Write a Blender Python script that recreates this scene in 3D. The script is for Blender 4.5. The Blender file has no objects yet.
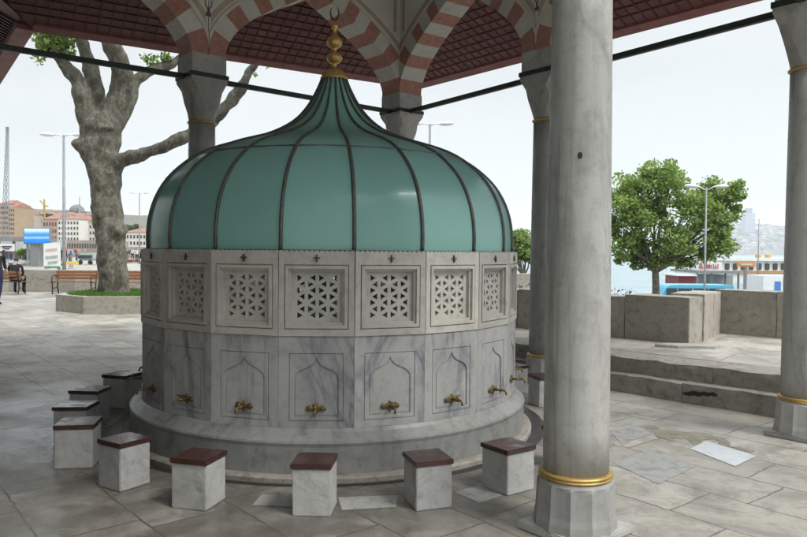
import bpy, bmesh, math, random
from math import sin, cos, pi, radians as RAD, sqrt, atan2, hypot
from mathutils import Vector, Matrix, noise
random.seed(7)
S = bpy.context.scene
COL = S.collection

# ------------------------------------------------------------------ helpers
def tag(o, label=None, cat=None, group=None, kind=None):
    if label: o['label'] = label
    if cat: o['category'] = cat
    if group: o['group'] = group
    if kind: o['kind'] = kind
    return o

def empty(name, loc=(0, 0, 0), rz=0.0, label=None, cat=None, group=None):
    o = bpy.data.objects.new(name, None); COL.objects.link(o)
    o.location = loc; o.rotation_euler = (0, 0, rz); o.empty_display_size = .1
    return tag(o, label, cat, group)

def obj(name, bm, mat, parent=None, smooth=False, loc=None, rz=None):
    me = bpy.data.meshes.new(name)
    bmesh.ops.recalc_face_normals(bm, faces=bm.faces[:])
    bm.to_mesh(me); bm.free()
    for m in (mat if isinstance(mat, (list, tuple)) else [mat]): me.materials.append(m)
    if smooth:
        me.polygons.foreach_set('use_smooth', [True] * len(me.polygons))
    o = bpy.data.objects.new(name, me); COL.objects.link(o)
    if parent: o.parent = parent
    if loc is not None: o.location = loc
    if rz is not None: o.rotation_euler = (0, 0, rz)
    return o

def inst(src, parent=None, loc=None, rz=None, rec=True):
    c = src.copy(); COL.objects.link(c)
    c.parent = parent
    if loc is not None: c.location = loc
    if rz is not None: c.rotation_euler = (0, 0, rz)
    if rec:
        for ch in [x for x in bpy.data.objects if x.parent == src]:
            inst(ch, c)
    return c

def BM(): return bmesh.new()

def box(bm, c, s, rz=0.0, mi=0, bev=0.0):
    M = Matrix.Translation(Vector(c)) @ Matrix.Rotation(rz, 4, 'Z') @ Matrix.Diagonal((s[0], s[1], s[2], 1))
    r = bmesh.ops.create_cube(bm, size=1, matrix=M)
    vs = r['verts']; fs = {f for v in vs for f in v.link_faces}
    for f in fs: f.material_index = mi
    if bev:
        es = list({e for v in vs for e in v.link_edges})
        bmesh.ops.bevel(bm, geom=es, offset=bev, segments=2, affect='EDGES')

def quad(bm, a, b, c, d, mi=0):
    f = bm.faces.new([bm.verts.new(p) for p in (a, b, c, d)]); f.material_index = mi; return f

def prism(bm, poly, z0, z1, mi=0):
    lo = [bm.verts.new((p[0], p[1], z0)) for p in poly]; hi = [bm.verts.new((p[0], p[1], z1)) for p in poly]
    n = len(poly); fs = [bm.faces.new(lo[::-1]), bm.faces.new(hi)]
    for i in range(n): fs.append(bm.faces.new((lo[i], lo[(i + 1) % n], hi[(i + 1) % n], hi[i])))
    for f in fs: f.material_index = mi

def lathe(bm, prof, n=32, c=(0, 0, 0), mi=0, capb=True, capt=True, ph=0.0):
    rings = []
    for r, z in prof:
        if r < 1e-5: rings.append([bm.verts.new((c[0], c[1], c[2] + z))])
        else: rings.append([bm.verts.new((c[0] + r * cos(ph + 2 * pi * k / n), c[1] + r * sin(ph + 2 * pi * k / n), c[2] + z)) for k in range(n)])
    for a, b in zip(rings, rings[1:]):
        for k in range(n):
            k2 = (k + 1) % n
            va = [a[0]] if len(a) == 1 else [a[k], a[k2]]
            vb = [b[0]] if len(b) == 1 else [b[k2], b[k]]
            if len(va) + len(vb) > 2:
                f = bm.faces.new(va + vb); f.material_index = mi
    if capb and len(rings[0]) > 2: bm.faces.new(rings[0][::-1]).material_index = mi
    if capt and len(rings[-1]) > 2: bm.faces.new(rings[-1]).material_index = mi

def tube(bm, pts, rad, n=8, mi=0, cap=True, jit=0.0, seed=0):
    pts = [Vector(p) for p in pts]
    if not isinstance(rad, (list, tuple)): rad = [rad] * len(pts)
    t0 = (pts[1] - pts[0]).normalized()
    u = t0.orthogonal().normalized(); rings = []
    for i, p in enumerate(pts):
        t = (pts[min(i + 1, len(pts) - 1)] - pts[max(i - 1, 0)]).normalized()
        u = (u - t * u.dot(t))
        if u.length < 1e-6: u = t.orthogonal()
        u.normalize(); w = t.cross(u)
        ring = []
        for k in range(n):
            a = 2 * pi * k / n; r = rad[i]
            if jit: r *= 1 + jit * noise.noise(Vector((cos(a) * 1.3 + seed, sin(a) * 1.3, p.length * 1.1)))*2
            ring.append(bm.verts.new(p + (u * cos(a) + w * sin(a)) * r))
        rings.append(ring)
    for a, b in zip(rings, rings[1:]):
        for k in range(n):
            f = bm.faces.new((a[k], a[(k + 1) % n], b[(k + 1) % n], b[k])); f.material_index = mi
    if cap:
        bm.faces.new(rings[0][::-1]).material_index = mi; bm.faces.new(rings[-1]).material_index = mi

def spline(pts, n=6):
    P = [Vector(p) for p in pts]; out = []
    for i in range(len(P) - 1):
        a = P[max(i - 1, 0)]; b = P[i]; c = P[i + 1]; d = P[min(i + 2, len(P) - 1)]
        for k in range(n):
            t = k / n
            out.append(.5 * ((2 * b) + (c - a) * t + (2 * a - 5 * b + 4 * c - d) * t * t + (3 * b - a - 3 * c + d) * t ** 3))
    out.append(P[-1]); return out

def lerpl(v, m):
    out = []
    for i in range(m):
        t = i / (m - 1) * (len(v) - 1); k = min(int(t), len(v) - 2); out.append(v[k] + (v[k + 1] - v[k]) * (t - k))
    return out

def plate(bm, outer, holes, y0, y1, mi=0):
    """flat plate in the x-z plane between y0 (back) and y1 (front), with holes"""
    loops = [outer] + holes
    for y in (y0, y1):
        es = []
        for lp in loops:
            vs = [bm.verts.new((p[0], y, p[1])) for p in lp]
            es += [bm.edges.new((vs[i], vs[(i + 1) % len(vs)])) for i in range(len(vs))]
        r = bmesh.ops.triangle_fill(bm, use_beauty=True, use_dissolve=False, edges=es)
        for f in r['geom']:
            if isinstance(f, bmesh.types.BMFace): f.material_index = mi
    for lp in loops:
        n = len(lp)
        for i in range(n):
            a, b = lp[i], lp[(i + 1) % n]
            quad(bm, (a[0], y0, a[1]), (b[0], y0, b[1]), (b[0], y1, b[1]), (a[0], y1, a[1]), mi)

def rect(x0, x1, z0, z1): return [(x0, z0), (x1, z0), (x1, z1), (x0, z1)]

# ------------------------------------------------------------------ materials
class NT:
    def __init__(s, name):
        s.m = bpy.data.materials.new(name); s.m.use_nodes = True; s.t = s.m.node_tree; s.t.nodes.clear()
        s.out = s.n('ShaderNodeOutputMaterial'); s.b = s.n('ShaderNodeBsdfPrincipled')
        s.l(s.b.outputs[0], s.out.inputs[0])
    def n(s, t, **k):
        x = s.t.nodes.new(t)
        for a, v in k.items(): setattr(x, a, v)
        return x
    def l(s, a, b): s.t.links.new(a, b)
    def coord(s, kind='Object', scale=(1, 1, 1), rot=(0, 0, 0), rnd=False):
        c = s.n('ShaderNodeTexCoord'); mp = s.n('ShaderNodeMapping')
        mp.inputs['Scale'].default_value = scale; mp.inputs['Rotation'].default_value = rot
        src = c.outputs[kind]
        if rnd:
            oi = s.n('ShaderNodeObjectInfo'); mu = s.n('ShaderNodeVectorMath', operation='SCALE')
            cx = s.n('ShaderNodeCombineXYZ'); s.l(oi.outputs['Random'], cx.inputs[0]); s.l(oi.outputs['Random'], cx.inputs[2]); cx.inputs[1].default_value = .3
            s.l(cx.outputs[0], mu.inputs[0]); mu.inputs['Scale'].default_value = 37
            ad = s.n('ShaderNodeVectorMath', operation='ADD'); s.l(src, ad.inputs[0]); s.l(mu.outputs[0], ad.inputs[1]); src = ad.outputs[0]
        s.l(src, mp.inputs[0]); return mp.outputs[0]
    def noise(s, vec, scale, detail=5, rough=.55, dist=0):
        x = s.n('ShaderNodeTexNoise'); s.l(vec, x.inputs['Vector'])
        x.inputs['Scale'].default_value = scale; x.inputs['Detail'].default_value = detail
        x.inputs['Roughness'].default_value = rough; x.inputs['Distortion'].default_value = dist
        return x.outputs['Fac']
    def ramp(s, fac, stops):
        x = s.n('ShaderNodeValToRGB'); s.l(fac, x.inputs[0]); e = x.color_ramp.elements
        while len(e) < len(stops): e.new(.5)
        for q, (p, c) in zip(e, stops):
            q.position = p; q.color = (*c, 1) if len(c) == 3 else c
        return x.outputs[0]
    def val(s, fac, a, b, c=0., d=1.):
        x = s.n('ShaderNodeMapRange'); s.l(fac, x.inputs[0])
        for i, v in enumerate((a, b, c, d)): x.inputs[i + 1].default_value = v
        return x.outputs[0]
    def mix(s, fac, a, b, mode='MIX'):
        x = s.n('ShaderNodeMix', data_type='RGBA', blend_type=mode)
        for i, v in ((0, fac), (6, a), (7, b)):
            if hasattr(v, 'links'): s.l(v, x.inputs[i])
            else: x.inputs[i].default_value = v if i == 0 else (*v, 1)
        return x.outputs[2]
    def math(s, op, a, b=0.):
        x = s.n('ShaderNodeMath', operation=op)
        for i, v in enumerate((a, b)):
            if hasattr(v, 'links'): s.l(v, x.inputs[i])
            else: x.inputs[i].default_value = v
        return x.outputs[0]
    def bump(s, h, strength=.3, dist=.01):
        x = s.n('ShaderNodeBump'); s.l(h, x.inputs['Height']); x.inputs['Strength'].default_value = strength
        x.inputs['Distance'].default_value = dist; s.l(x.outputs[0], s.b.inputs['Normal'])
    def set(s, col=None, rough=.6, metal=0., spec=.4):
        if col is not None:
            if hasattr(col, 'links'): s.l(col, s.b.inputs['Base Color'])
            else: s.b.inputs['Base Color'].default_value = (*col, 1)
        if hasattr(rough, 'links'): s.l(rough, s.b.inputs['Roughness'])
        else: s.b.inputs['Roughness'].default_value = rough
        s.b.inputs['Metallic'].default_value = metal; s.b.inputs['Specular IOR Level'].default_value = spec
        return s.m

def mul(c, k): return tuple(x * k for x in c)

def marble(name, base, vein=(.16, .17, .19), vs=1.6, va=.6, dirt=.35, rough=.45, rnd=True, stretch=(1, 1, 1), dirtcol=(.12, .11, .09), bump=.15, rot=(.3, .5, .4)):
    t = NT(name); v = t.coord('Object', stretch, rot, rnd); v0 = t.coord('Object', (1, 1, 1), (0, 0, 0), rnd)
    n1 = t.noise(v, vs, 7, .6, 1.4)
    band = t.ramp(n1, [(.36, (0, 0, 0)), (.47, (.35,) * 3), (.505, (1, 1, 1)), (.56, (.15,) * 3), (.7, (0, 0, 0))])
    n2 = t.noise(v, vs * 2.7, 6, .65, .6)
    fac = t.math('MULTIPLY', t.math('MULTIPLY', band, t.val(n2, .35, .7, .15, 1.)), va)
    c = t.mix(fac, base, vein)
    n3 = t.noise(v0, vs * .8, 4, .6)
    c = t.mix(t.val(n3, .35, .7, 0, .5), c, mul(base, .7))
    n4 = t.noise(v0, 9, 6, .7)
    c = t.mix(t.math('MULTIPLY', t.val(n4, .5, .75, 0, 1.), dirt), c, dirtcol)
    n5 = t.noise(v0, 60, 3, .6)
    c = t.mix(t.val(n5, .4, .7, 0, .14), c, mul(base, .5))
    if name == 'column_marble':
        vs_ = t.coord('Object', (4.5, 4.5, .12), (0, 0, 0), rnd); ns_ = t.noise(vs_, 1.0, 6, .6, .3); c = t.mix(t.val(ns_, .48, .66, 0, .65), c, (.15, .15, .145)); ng_ = t.noise(t.coord('Object', (1, 1, .35), (0, 0, 0), rnd), 5, 8, .75, .5); c = t.mix(t.val(ng_, .55, .68, 0, .4), c, (.14, .14, .13))
    if rnd:
        oi = t.n('ShaderNodeObjectInfo'); c = t.mix(1.0, c, t.ramp(oi.outputs['Random'], [(0, (.82,) * 3), (1, (1.08, 1.07, 1.05))]), 'MULTIPLY')
    t.bump(t.math('ADD', t.math('MULTIPLY', n4, .7), t.math('MULTIPLY', n5, .3)), bump, .02)
    return t.set(c, t.val(n4, .3, .7, rough - .1, rough + .15))

def plain(name, col, rough=.6, metal=0., spec=.4, ns=8., var=.25, bump=.0, rnd=False, dark=None, detail=5):
    t = NT(name); v = t.coord('Object', rnd=rnd)
    n = t.noise(v, ns, detail, .6)
    c = t.mix(t.val(n, .35, .68, 0, 1), col, dark if dark else mul(col, 1 - var))
    if bump: t.bump(n, bump, .02)
    return t.set(c, t.val(n, .3, .7, max(rough - .08, .02), min(rough + .1, 1)), metal, spec)

M = {}
M['marble_low'] = marble('grey_veined_marble', (.40, .40, .39), (.10, .11, .15), 1.25, 1.25, .5, .42, stretch=(1.3, 1.3, .45), rot=(.35, .5, .4), dirtcol=(.15, .145, .125))
M['marble_up'] = marble('cream_marble', (.45, .435, .40), (.25, .24, .23), 1.3, .5, .5, .5)
M['marble_ledge'] = marble('stained_ledge_marble', (.26, .26, .248), (.10, .10, .10), 2.2, .7, .95, .4, rnd=False, stretch=(1, 1, .5))
M['shaft'] = marble('column_marble', (.37, .37, .355), (.10, .105, .105), 1.3, 1., .45, .4, stretch=(2.2, 2.2, .16), rot=(0, 0, .3))
M['capital'] = marble('capital_marble', (.38, .37, .35), (.18, .18, .18), 3, .4, .45, .6)
M['base'] = marble('base_marble', (.38, .375, .36), (.2, .2, .21), 3, .4, .4, .5)
M['stool'] = marble('stool_marble', (.45, .45, .435), (.2, .21, .23), 3, .55, .45, .5)
M['white_stone'] = marble('voussoir_white', (.62, .60, .55), (.42, .40, .37), 2, .35, .2, .7, bump=.08)
M['red_stone'] = plain('voussoir_red', (.38, .19, .15), .75, ns=14, var=.3, bump=.1)
M['plaster'] = plain('plaster', (.58, .57, .54), .85, ns=3, var=.12)
M['cream'] = plain('cream_bead', (.56, .52, .46), .7, ns=6, var=.15)
M['tan'] = plain('tan_painted_band', (.42, .33, .26), .75, ns=6, var=.15)
M['motif'] = plain('motif_brown', (.12, .09, .07), .7)
M['iron'] = plain('dark_green_iron', (.035, .045, .042), .5, .3, ns=20, var=.4, bump=.1)
M['rust'] = plain('rusty_iron', (.09, .06, .04), .7, .4, ns=40, var=.5)
M['gold'] = plain('gilded', (.60, .38, .13), .42, .7, ns=14, var=.35, bump=.05)
M['goldpaint'] = plain('gold_paint_ring', (.50, .33, .11), .42, .5, ns=12, var=.3, bump=.08)
M['brass'] = plain('tarnished_brass', (.21, .155, .065), .5, .55, ns=60, var=.6, bump=.1)
M['rib'] = plain('grey_green_rib', (.11, .115, .10), .5, .3, ns=14, var=.4)
M['wood'] = plain('red_brown_soffit', (.15, .045, .04), .55, ns=5, var=.3)
M['batten'] = plain('dark_batten', (.07, .022, .020), .55, ns=8, var=.3)
M['fascia'] = plain('mauve_fascia', (.23, .09, .085), .6, ns=6, var=.2)
M['lead'] = plain('lead_roof', (.17, .18, .18), .6, .2, ns=2, var=.3)
M['slat'] = plain('bench_wood', (.30, .13, .06), .55, ns=15, var=.3)
M['black'] = plain('black_metal', (.02, .02, .022), .5)
M['steel'] = plain('grey_painted_steel', (.25, .26, .27), .5, .3)
M['darkwin'] = plain('dark_window', (.04, .05, .06), .2, spec=.6)
M['white'] = plain('white_paint', (.72, .72, .70), .6, ns=3, var=.1)
M['red_slab'] = (lambda t: (t.bump(t.noise(t.coord(rnd=True), 30, 4), .1, .01),
    t.set(t.mix(t.val(t.noise(t.coord(rnd=True), 6, 5), .4, .65), (.055, .020, .015), (.027, .012, .010)), t.val(t.noise(t.coord(rnd=True), 7, 4), .35, .65, .14, .4), 0, .6))[1])(NT('polished_red_stone'))
M['slab_edge'] = plain('red_slab_edge', (.06, .018, .015), .5)

def glass():
    t = NT('teal_dome_glass'); v = t.coord('Object', rnd=False)
    oi = t.n('ShaderNodeObjectInfo')
    n = t.noise(v, 1.1, 4, .5); n2 = t.noise(v, 14, 5, .7)
    c = t.mix(t.val(n, .3, .7), (.29, .56, .51), (.33, .61, .56))
    c = t.mix(t.val(n2, .5, .8, 0, .25), c, (.24, .46, .41))
    c = t.mix(1.0, c, t.ramp(oi.outputs['Random'], [(0, (.9,) * 3), (1, (1.08,) * 3)]), 'MULTIPLY')
    t.set(c, t.val(n2, .3, .75, .16, .30), 0, .45)
    t.b.inputs['Coat Weight'].default_value = .08; t.b.inputs['Coat Roughness'].default_value = .05
    tr = t.n('ShaderNodeBsdfTranslucent'); t.l(c, tr.inputs[0])
    mx = t.n('ShaderNodeMixShader'); mx.inputs[0].default_value = .35
    t.l(t.b.outputs[0], mx.inputs[1]); t.l(tr.outputs[0], mx.inputs[2]); t.l(mx.outputs[0], t.out.inputs[0])
    return t.m
M['glass'] = glass()

def paving(name, a, b, c3, ang, bw, rh, wet=0.35, joint=(.09, .08, .07)):
    t = NT(name); c = t.n('ShaderNodeTexCoord')
    nz = t.n('ShaderNodeTexNoise'); t.l(c.outputs['Object'], nz.inputs['Vector']); nz.inputs['Scale'].default_value = .55; nz.inputs['Detail'].default_value = 3
    sc = t.n('ShaderNodeVectorMath', operation='SCALE'); t.l(nz.outputs['Color'], sc.inputs[0]); sc.inputs['Scale'].default_value = .10
    ad = t.n('ShaderNodeVectorMath', operation='ADD'); t.l(c.outputs['Object'], ad.inputs[0]); t.l(sc.outputs[0], ad.inputs[1])
    nf_ = t.n('ShaderNodeTexNoise'); t.l(c.outputs['Object'], nf_.inputs['Vector']); nf_.inputs['Scale'].default_value = 11; nf_.inputs['Detail'].default_value = 4
    sf_ = t.n('ShaderNodeVectorMath', operation='SCALE'); t.l(nf_.outputs['Color'], sf_.inputs[0]); sf_.inputs['Scale'].default_value = .035
    ad2 = t.n('ShaderNodeVectorMath', operation='ADD'); t.l(ad.outputs[0], ad2.inputs[0]); t.l(sf_.outputs[0], ad2.inputs[1]); ad = ad2
    mp = t.n('ShaderNodeMapping'); mp.inputs['Rotation'].default_value = (0, 0, ang); t.l(ad.outputs[0], mp.inputs[0])
    br = t.n('ShaderNodeTexBrick'); t.l(mp.outputs[0], br.inputs['Vector'])
    br.inputs['Scale'].default_value = 1; br.inputs['Brick Width'].default_value = bw; br.inputs['Row Height'].default_value = rh
    br.inputs['Mortar Size'].default_value = .008; br.inputs['Mortar Smooth'].default_value = .25; br.inputs['Bias'].default_value = 0
    br.offset = .37; br.squash = .7; br.squash_frequency = 3
    br.inputs['Color1'].default_value = (*a, 1); br.inputs['Color2'].default_value = (*b, 1); br.inputs['Mortar'].default_value = (*joint, 1)
    v = c.outputs['Object']
    n1 = t.noise(v, .45, 5, .62, .4); n2 = t.noise(v, 3.1, 7, .68, .8); n3 = t.noise(v, 28, 5, .7); n4 = t.noise(v, 1.3, 6, .7, 1.2)
    col = t.mix(t.val(n2, .38, .66, 0, .6), br.outputs['Color'], c3)
    col = t.mix(t.val(n4, .48, .64, 0, .7), col, mul(c3, .5))
    n6 = t.noise(v, 7.5, 8, .75, .5); col = t.mix(t.val(n6, .5, .7, 0, .55), col, mul(c3, .45)); n7 = t.noise(v, 90, 3, .6); col = t.mix(t.val(n7, .55, .75, 0, .4), col, mul(c3, .35))
    col = t.mix(t.val(n1, .5, .63, 0, wet), col, mul(c3, .42))
    col = t.mix(t.val(n3, .5, .75, 0, .35), col, mul(c3, .5))
    # cracks
    vo = t.n('ShaderNodeTexVoronoi', feature='DISTANCE_TO_EDGE'); t.l(ad.outputs[0], vo.inputs['Vector']); vo.inputs['Scale'].default_value = .9
    cr = t.math('MULTIPLY', t.val(vo.outputs['Distance'], 0, .012, 1, 0), t.val(n1, .5, .56, 0, 1))
    col = t.mix(t.math('MULTIPLY', cr, .0), col, joint)
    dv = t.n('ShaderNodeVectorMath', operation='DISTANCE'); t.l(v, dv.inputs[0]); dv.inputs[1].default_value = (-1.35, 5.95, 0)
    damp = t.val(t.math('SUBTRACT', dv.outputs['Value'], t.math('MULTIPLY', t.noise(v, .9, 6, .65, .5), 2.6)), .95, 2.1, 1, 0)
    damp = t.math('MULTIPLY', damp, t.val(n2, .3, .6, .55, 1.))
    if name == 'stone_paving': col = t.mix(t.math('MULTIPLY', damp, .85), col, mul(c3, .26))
    h = t.math('SUBTRACT', t.math('ADD', t.math('MULTIPLY', n2, .5), t.math('MULTIPLY', n3, .25)), t.math('MULTIPLY', br.outputs['Fac'], .9))
    t.bump(h, .35, .02)
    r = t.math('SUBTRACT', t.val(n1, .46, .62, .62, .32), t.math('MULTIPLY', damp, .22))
    return t.set(col, r, 0, .45)
AB = RAD(-36)   # pavilion directions
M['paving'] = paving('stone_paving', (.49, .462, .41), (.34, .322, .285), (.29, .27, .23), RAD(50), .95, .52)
M['platform'] = paving('platform_paving', (.50, .465, .41), (.42, .39, .345), (.34, .31, .27), RAD(40), 1.4, .7, .2)
M['oldstone'] = marble('weathered_step_stone', (.31, .29, .25), (.12, .11, .10), 2.5, .6, .75, .85, rnd=False, stretch=(1, 1, 2.5), bump=.6, dirtcol=(.05, .05, .038))
M['wallstone'] = marble('parapet_limestone', (.40, .375, .325), (.22, .2, .17), 1.2, .4, .7, .85, rnd=True, bump=.5, dirtcol=(.09, .085, .065))

def water():
    t = NT('sea_water'); v = t.coord('Object', (1, .35, 1))
    n = t.noise(v, .5, 6, .6); t.bump(n, .5, .25)
    return t.set(t.mix(t.val(n, .3, .7), (.17, .24, .27), (.27, .34, .37)), .3, 0, .5)
M['water'] = water()
def bark():
    t = NT('plane_tree_bark'); v = t.coord('Object', (1, 1, .6))
    n = t.noise(v, 3.4, 5, .6, .1); n2 = t.noise(v, 16, 6, .7)
    c = t.ramp(n, [(.3, (.075, .07, .055)), (.46, (.12, .112, .09)), (.52, (.21, .20, .165)), (.57, (.12, .112, .09)), (.66, (.17, .16, .13)), (.75, (.09, .085, .065))])
    c = t.mix(t.val(n2, .45, .7, 0, .6), c, (.04, .036, .028)); t.bump(t.math('ADD', n, n2), .6, .04)
    return t.set(c, .9, 0, .2)
M['bark'] = bark()
def leafmat(name, a, b, tr=.35):
    t = NT(name); v = t.coord('Object')
    n = t.noise(v, 2.1, 4, .7); w = t.n('ShaderNodeTexWhiteNoise'); g = t.n('ShaderNodeNewGeometry'); 
    c = t.mix(t.val(n, .35, .65), a, b)
    c = t.mix(1.0, c, t.ramp(g.outputs['Random Per Island'], [(0, (.6,) * 3), (1, (1.45, 1.4, 1.2))]), 'MULTIPLY')
    t.set(c, .55, 0, .35)
    x = t.n('ShaderNodeBsdfTranslucent'); t.l(t.mix(1.0, c, (1.3, 1.5, .7), 'MULTIPLY'), x.inputs[0])
    mx = t.n('ShaderNodeMixShader'); mx.inputs[0].default_value = tr
    t.l(t.b.outputs[0], mx.inputs[1]); t.l(x.outputs[0], mx.inputs[2]); t.l(mx.outputs[0], t.out.inputs[0]); return t.m
M['leaf'] = leafmat('plane_leaf', (.17, .245, .09), (.235, .315, .13), .42)
M['leaf2'] = leafmat('dark_leaf', (.06, .10, .04), (.08, .13, .05))
M['grass'] = leafmat('grass_blade', (.07, .15, .03), (.10, .19, .045), .25)
M['soil'] = plain('soil', (.05, .06, .03), .95)

# ------------------------------------------------------------------ camera, world, light
cam_d = bpy.data.cameras.new('camera'); cam = bpy.data.objects.new('camera', cam_d); COL.objects.link(cam)
F, PIT, ROLL = 701.7, .0248, .0085
cam_d.sensor_width = 36; cam_d.lens = 36 * F / 807; cam_d.clip_end = 20000; cam_d.clip_start = .05
fwd = Vector((0, cos(PIT), -sin(PIT))); X0 = Vector((1, 0, 0)); U0 = Vector((0, sin(PIT), cos(PIT)))
r_ = X0 * cos(ROLL) + U0 * sin(ROLL); u_ = U0 * cos(ROLL) - X0 * sin(ROLL)
mt = Matrix((r_, u_, -fwd)).transposed().to_4x4(); mt.translation = (0, 0, 1.6); cam.matrix_world = mt
S.camera = cam
def W(px, py, Y):
    """world point of a photo pixel at forward distance Y (for measuring sizes)"""
    x, y = px - 403.5, py - 268.5; c, s = cos(ROLL), sin(ROLL); x, y = x * c + y * s, -x * s + y * c
    d = Vector((x / F, cos(PIT) + sin(PIT) * (-y / F), -sin(PIT) + cos(PIT) * (-y / F)))
    return Vector((0, 0, 1.6)) + d * (Y / d.y)

w = bpy.data.worlds.new('World'); S.world = w; w.use_nodes = True; nt = w.node_tree; nt.nodes.clear()
sky = nt.nodes.new('ShaderNodeTexSky'); sky.sky_type = 'NISHITA'; sky.sun_disc = False
SUN_EL, SUN_ROT = RAD(52), RAD(125)
sky.sun_elevation = SUN_EL; sky.sun_rotation = SUN_ROT; sky.dust_density = 4; sky.air_density = 1
hs = nt.nodes.new('ShaderNodeHueSaturation'); hs.inputs['Saturation'].default_value = .3
mx = nt.nodes.new('ShaderNodeMix'); mx.data_type = 'RGBA'; mx.inputs[0].default_value = .9
sxz = nt.nodes.new('ShaderNodeSeparateXYZ'); zr = nt.nodes.new('ShaderNodeMapRange'); zr.interpolation_type = 'SMOOTHSTEP'
zr.inputs[1].default_value = .38; zr.inputs[2].default_value = .95; zr.inputs[3].default_value = 1; zr.inputs[4].default_value = 3.9
zm = nt.nodes.new('ShaderNodeVectorMath'); zm.operation = 'SCALE'
tc = nt.nodes.new('ShaderNodeTexCoord'); nz = nt.nodes.new('ShaderNodeTexNoise'); nz.inputs['Scale'].default_value = 1.6; nz.inputs['Detail'].default_value = 5
mpn = nt.nodes.new('ShaderNodeMapping'); mpn.inputs['Scale'].default_value = (1, 1, 3.5)
nt.links.new(tc.outputs['Generated'], mpn.inputs[0]); nt.links.new(mpn.outputs[0], nz.inputs['Vector'])
cr = nt.nodes.new('ShaderNodeValToRGB'); cr.color_ramp.elements[0].position = .38; cr.color_ramp.elements[0].color = (3.95, 4.35, 4.55, 1)
cr.color_ramp.elements[1].position = .62; cr.color_ramp.elements[1].color = (4.95, 5.1, 5.15, 1)
bg = nt.nodes.new('ShaderNodeBackground'); bg.inputs[1].default_value = .1
wo = nt.nodes.new('ShaderNodeOutputWorld')
nt.links.new(nz.outputs['Fac'], cr.inputs[0])
nt.links.new(sky.outputs[0], hs.inputs['Color']); nt.links.new(hs.outputs[0], mx.inputs[6]); nt.links.new(cr.outputs[0], mx.inputs[7])
nt.links.new(tc.outputs['Generated'], sxz.inputs[0]); nt.links.new(sxz.outputs[2], zr.inputs[0]); nt.links.new(mx.outputs[2], zm.inputs[0]); nt.links.new(zr.outputs[0], zm.inputs['Scale']); nt.links.new(zm.outputs[0], bg.inputs[0]); nt.links.new(bg.outputs[0], wo.inputs[0])
sd = bpy.data.lights.new('sun', 'SUN'); sd.energy = 1.5; sd.angle = RAD(15); sd.color = (1, .97, .92)
so = bpy.data.objects.new('sun', sd); COL.objects.link(so)
sdir = Vector((sin(SUN_ROT) * cos(SUN_EL), cos(SUN_ROT) * cos(SUN_EL), sin(SUN_EL)))
so.rotation_euler = sdir.to_track_quat('Z', 'Y').to_euler()
S.view_settings.view_transform = 'Standard'; S.view_settings.look = 'None'; S.view_settings.exposure = .72; S.view_settings.gamma = 1
S.render.engine = 'CYCLES'

# ------------------------------------------------------------------ ground, sea, hills
GQ = -1.75
edge = [(60, -44.6), (5.0, 10.75), (3.9, 9.6), (-2.2, 15.3), (-3.0, 60)]
bm = BM()
g = [(-1500, -300), (1500, -300), (60, -44.6)] + edge[1:] + [(-14, 110), (-30, 160), (-40, 400), (-60, 900), (-1500, 1500)]
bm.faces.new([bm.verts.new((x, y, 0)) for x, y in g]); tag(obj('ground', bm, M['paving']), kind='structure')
bm = BM(); g2 = [(60, -44.6), (1500, -300), (1500, 20), (60, 34), (30, 40), (8, 44), (-3.0, 60), (-2.2, 15.3), (3.9, 9.6), (5.0, 10.75)]
bm.faces.new([bm.verts.new((x, y, GQ)) for x, y in g2])
tag(obj('quay_road', bm, plain('quay_asphalt', (.22, .215, .205), .85, ns=1.5, bump=.2)), kind='structure')
bm = BM(); sk = edge + [(-14, 110), (-30, 160), (-40, 400), (-60, 900)]
for p, q in zip(sk, sk[1:]): quad(bm, (p[0], p[1], -.003), (q[0], q[1], -.003), (q[0], q[1], -3), (p[0], p[1], -3))
for p, q in zip([(1500, 20), (60, 34), (30, 40), (8, 44)], [(60, 34), (30, 40), (8, 44), (-3, 60)]): quad(bm, (p[0], p[1], GQ - .003), (q[0], q[1], GQ - .003), (q[0], q[1], -4), (p[0], p[1], -4))
tag(obj('retaining_wall', bm, M['wallstone']), kind='structure')
bm = BM(); quad(bm, (-9000, -500, -2.4), (9000, -500, -2.4), (9000, 14000, -2.4), (-9000, 14000, -2.4))
tag(obj('sea', bm, M['water']), kind='structure')

def hill(name, x0, x1, y0, y1, prof, mat, nx=80, ny=16, amp=3., base=-1.4):
    bm = BM(); gv = []
    for j in range(ny + 1):
        row = []
        for i in range(nx + 1):
            u = i / nx; v = j / ny; x = x0 + (x1 - x0) * u; y = y0 + (y1 - y0) * v
            h = prof(u) * (v ** .7)
            z = base + h * (1 + .12 * noise.noise(Vector((x * .01, y * .01, 0)))) + (amp * noise.noise(Vector((x * .03, y * .03, 3))) if 0 < v else 0) * min(1, h * .2)
            row.append(bm.verts.new((x, y, z)))
        gv.append(row)
    for j in range(ny):
        for i in range(nx): bm.faces.new((gv[j][i], gv[j][i + 1], gv[j + 1][i + 1], gv[j + 1][i]))
    o = obj(name, bm, mat, smooth=True); tag(o, kind='structure'); return o
M['hillgreen'] = plain('wooded_hill', (.07, .09, .06), .9, ns=.02, dark=(.16, .15, .13), detail=8)
def pR(u):
    # u from x 700 to 1500 at y 2600
    return 1 + 125 * max(0, min(1, (u - .02) / .16)) ** .8 + 14 * sin(u * 9)
hill('far_hill', 1050, 3200, 2350, 3000, lambda u: 1 + 128 * min(1, (u / .10)) ** .7 + 12 * sin(u * 14), M['hillgreen'], 90, 16, 4)
hill('city_hill', -420, -40, 190, 520, lambda u: 28 * min(1, (1 - u) * 4.5) ** .8 + 3 * sin(u * 17), M['hillgreen'], 60, 14, 1.5, base=-.05)

# ------------------------------------------------------------------ ablution fountain
FC = Vector((-.663, 6.607, 0)); FR = 1.704; NS = 20; TH0 = -.7526
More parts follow.
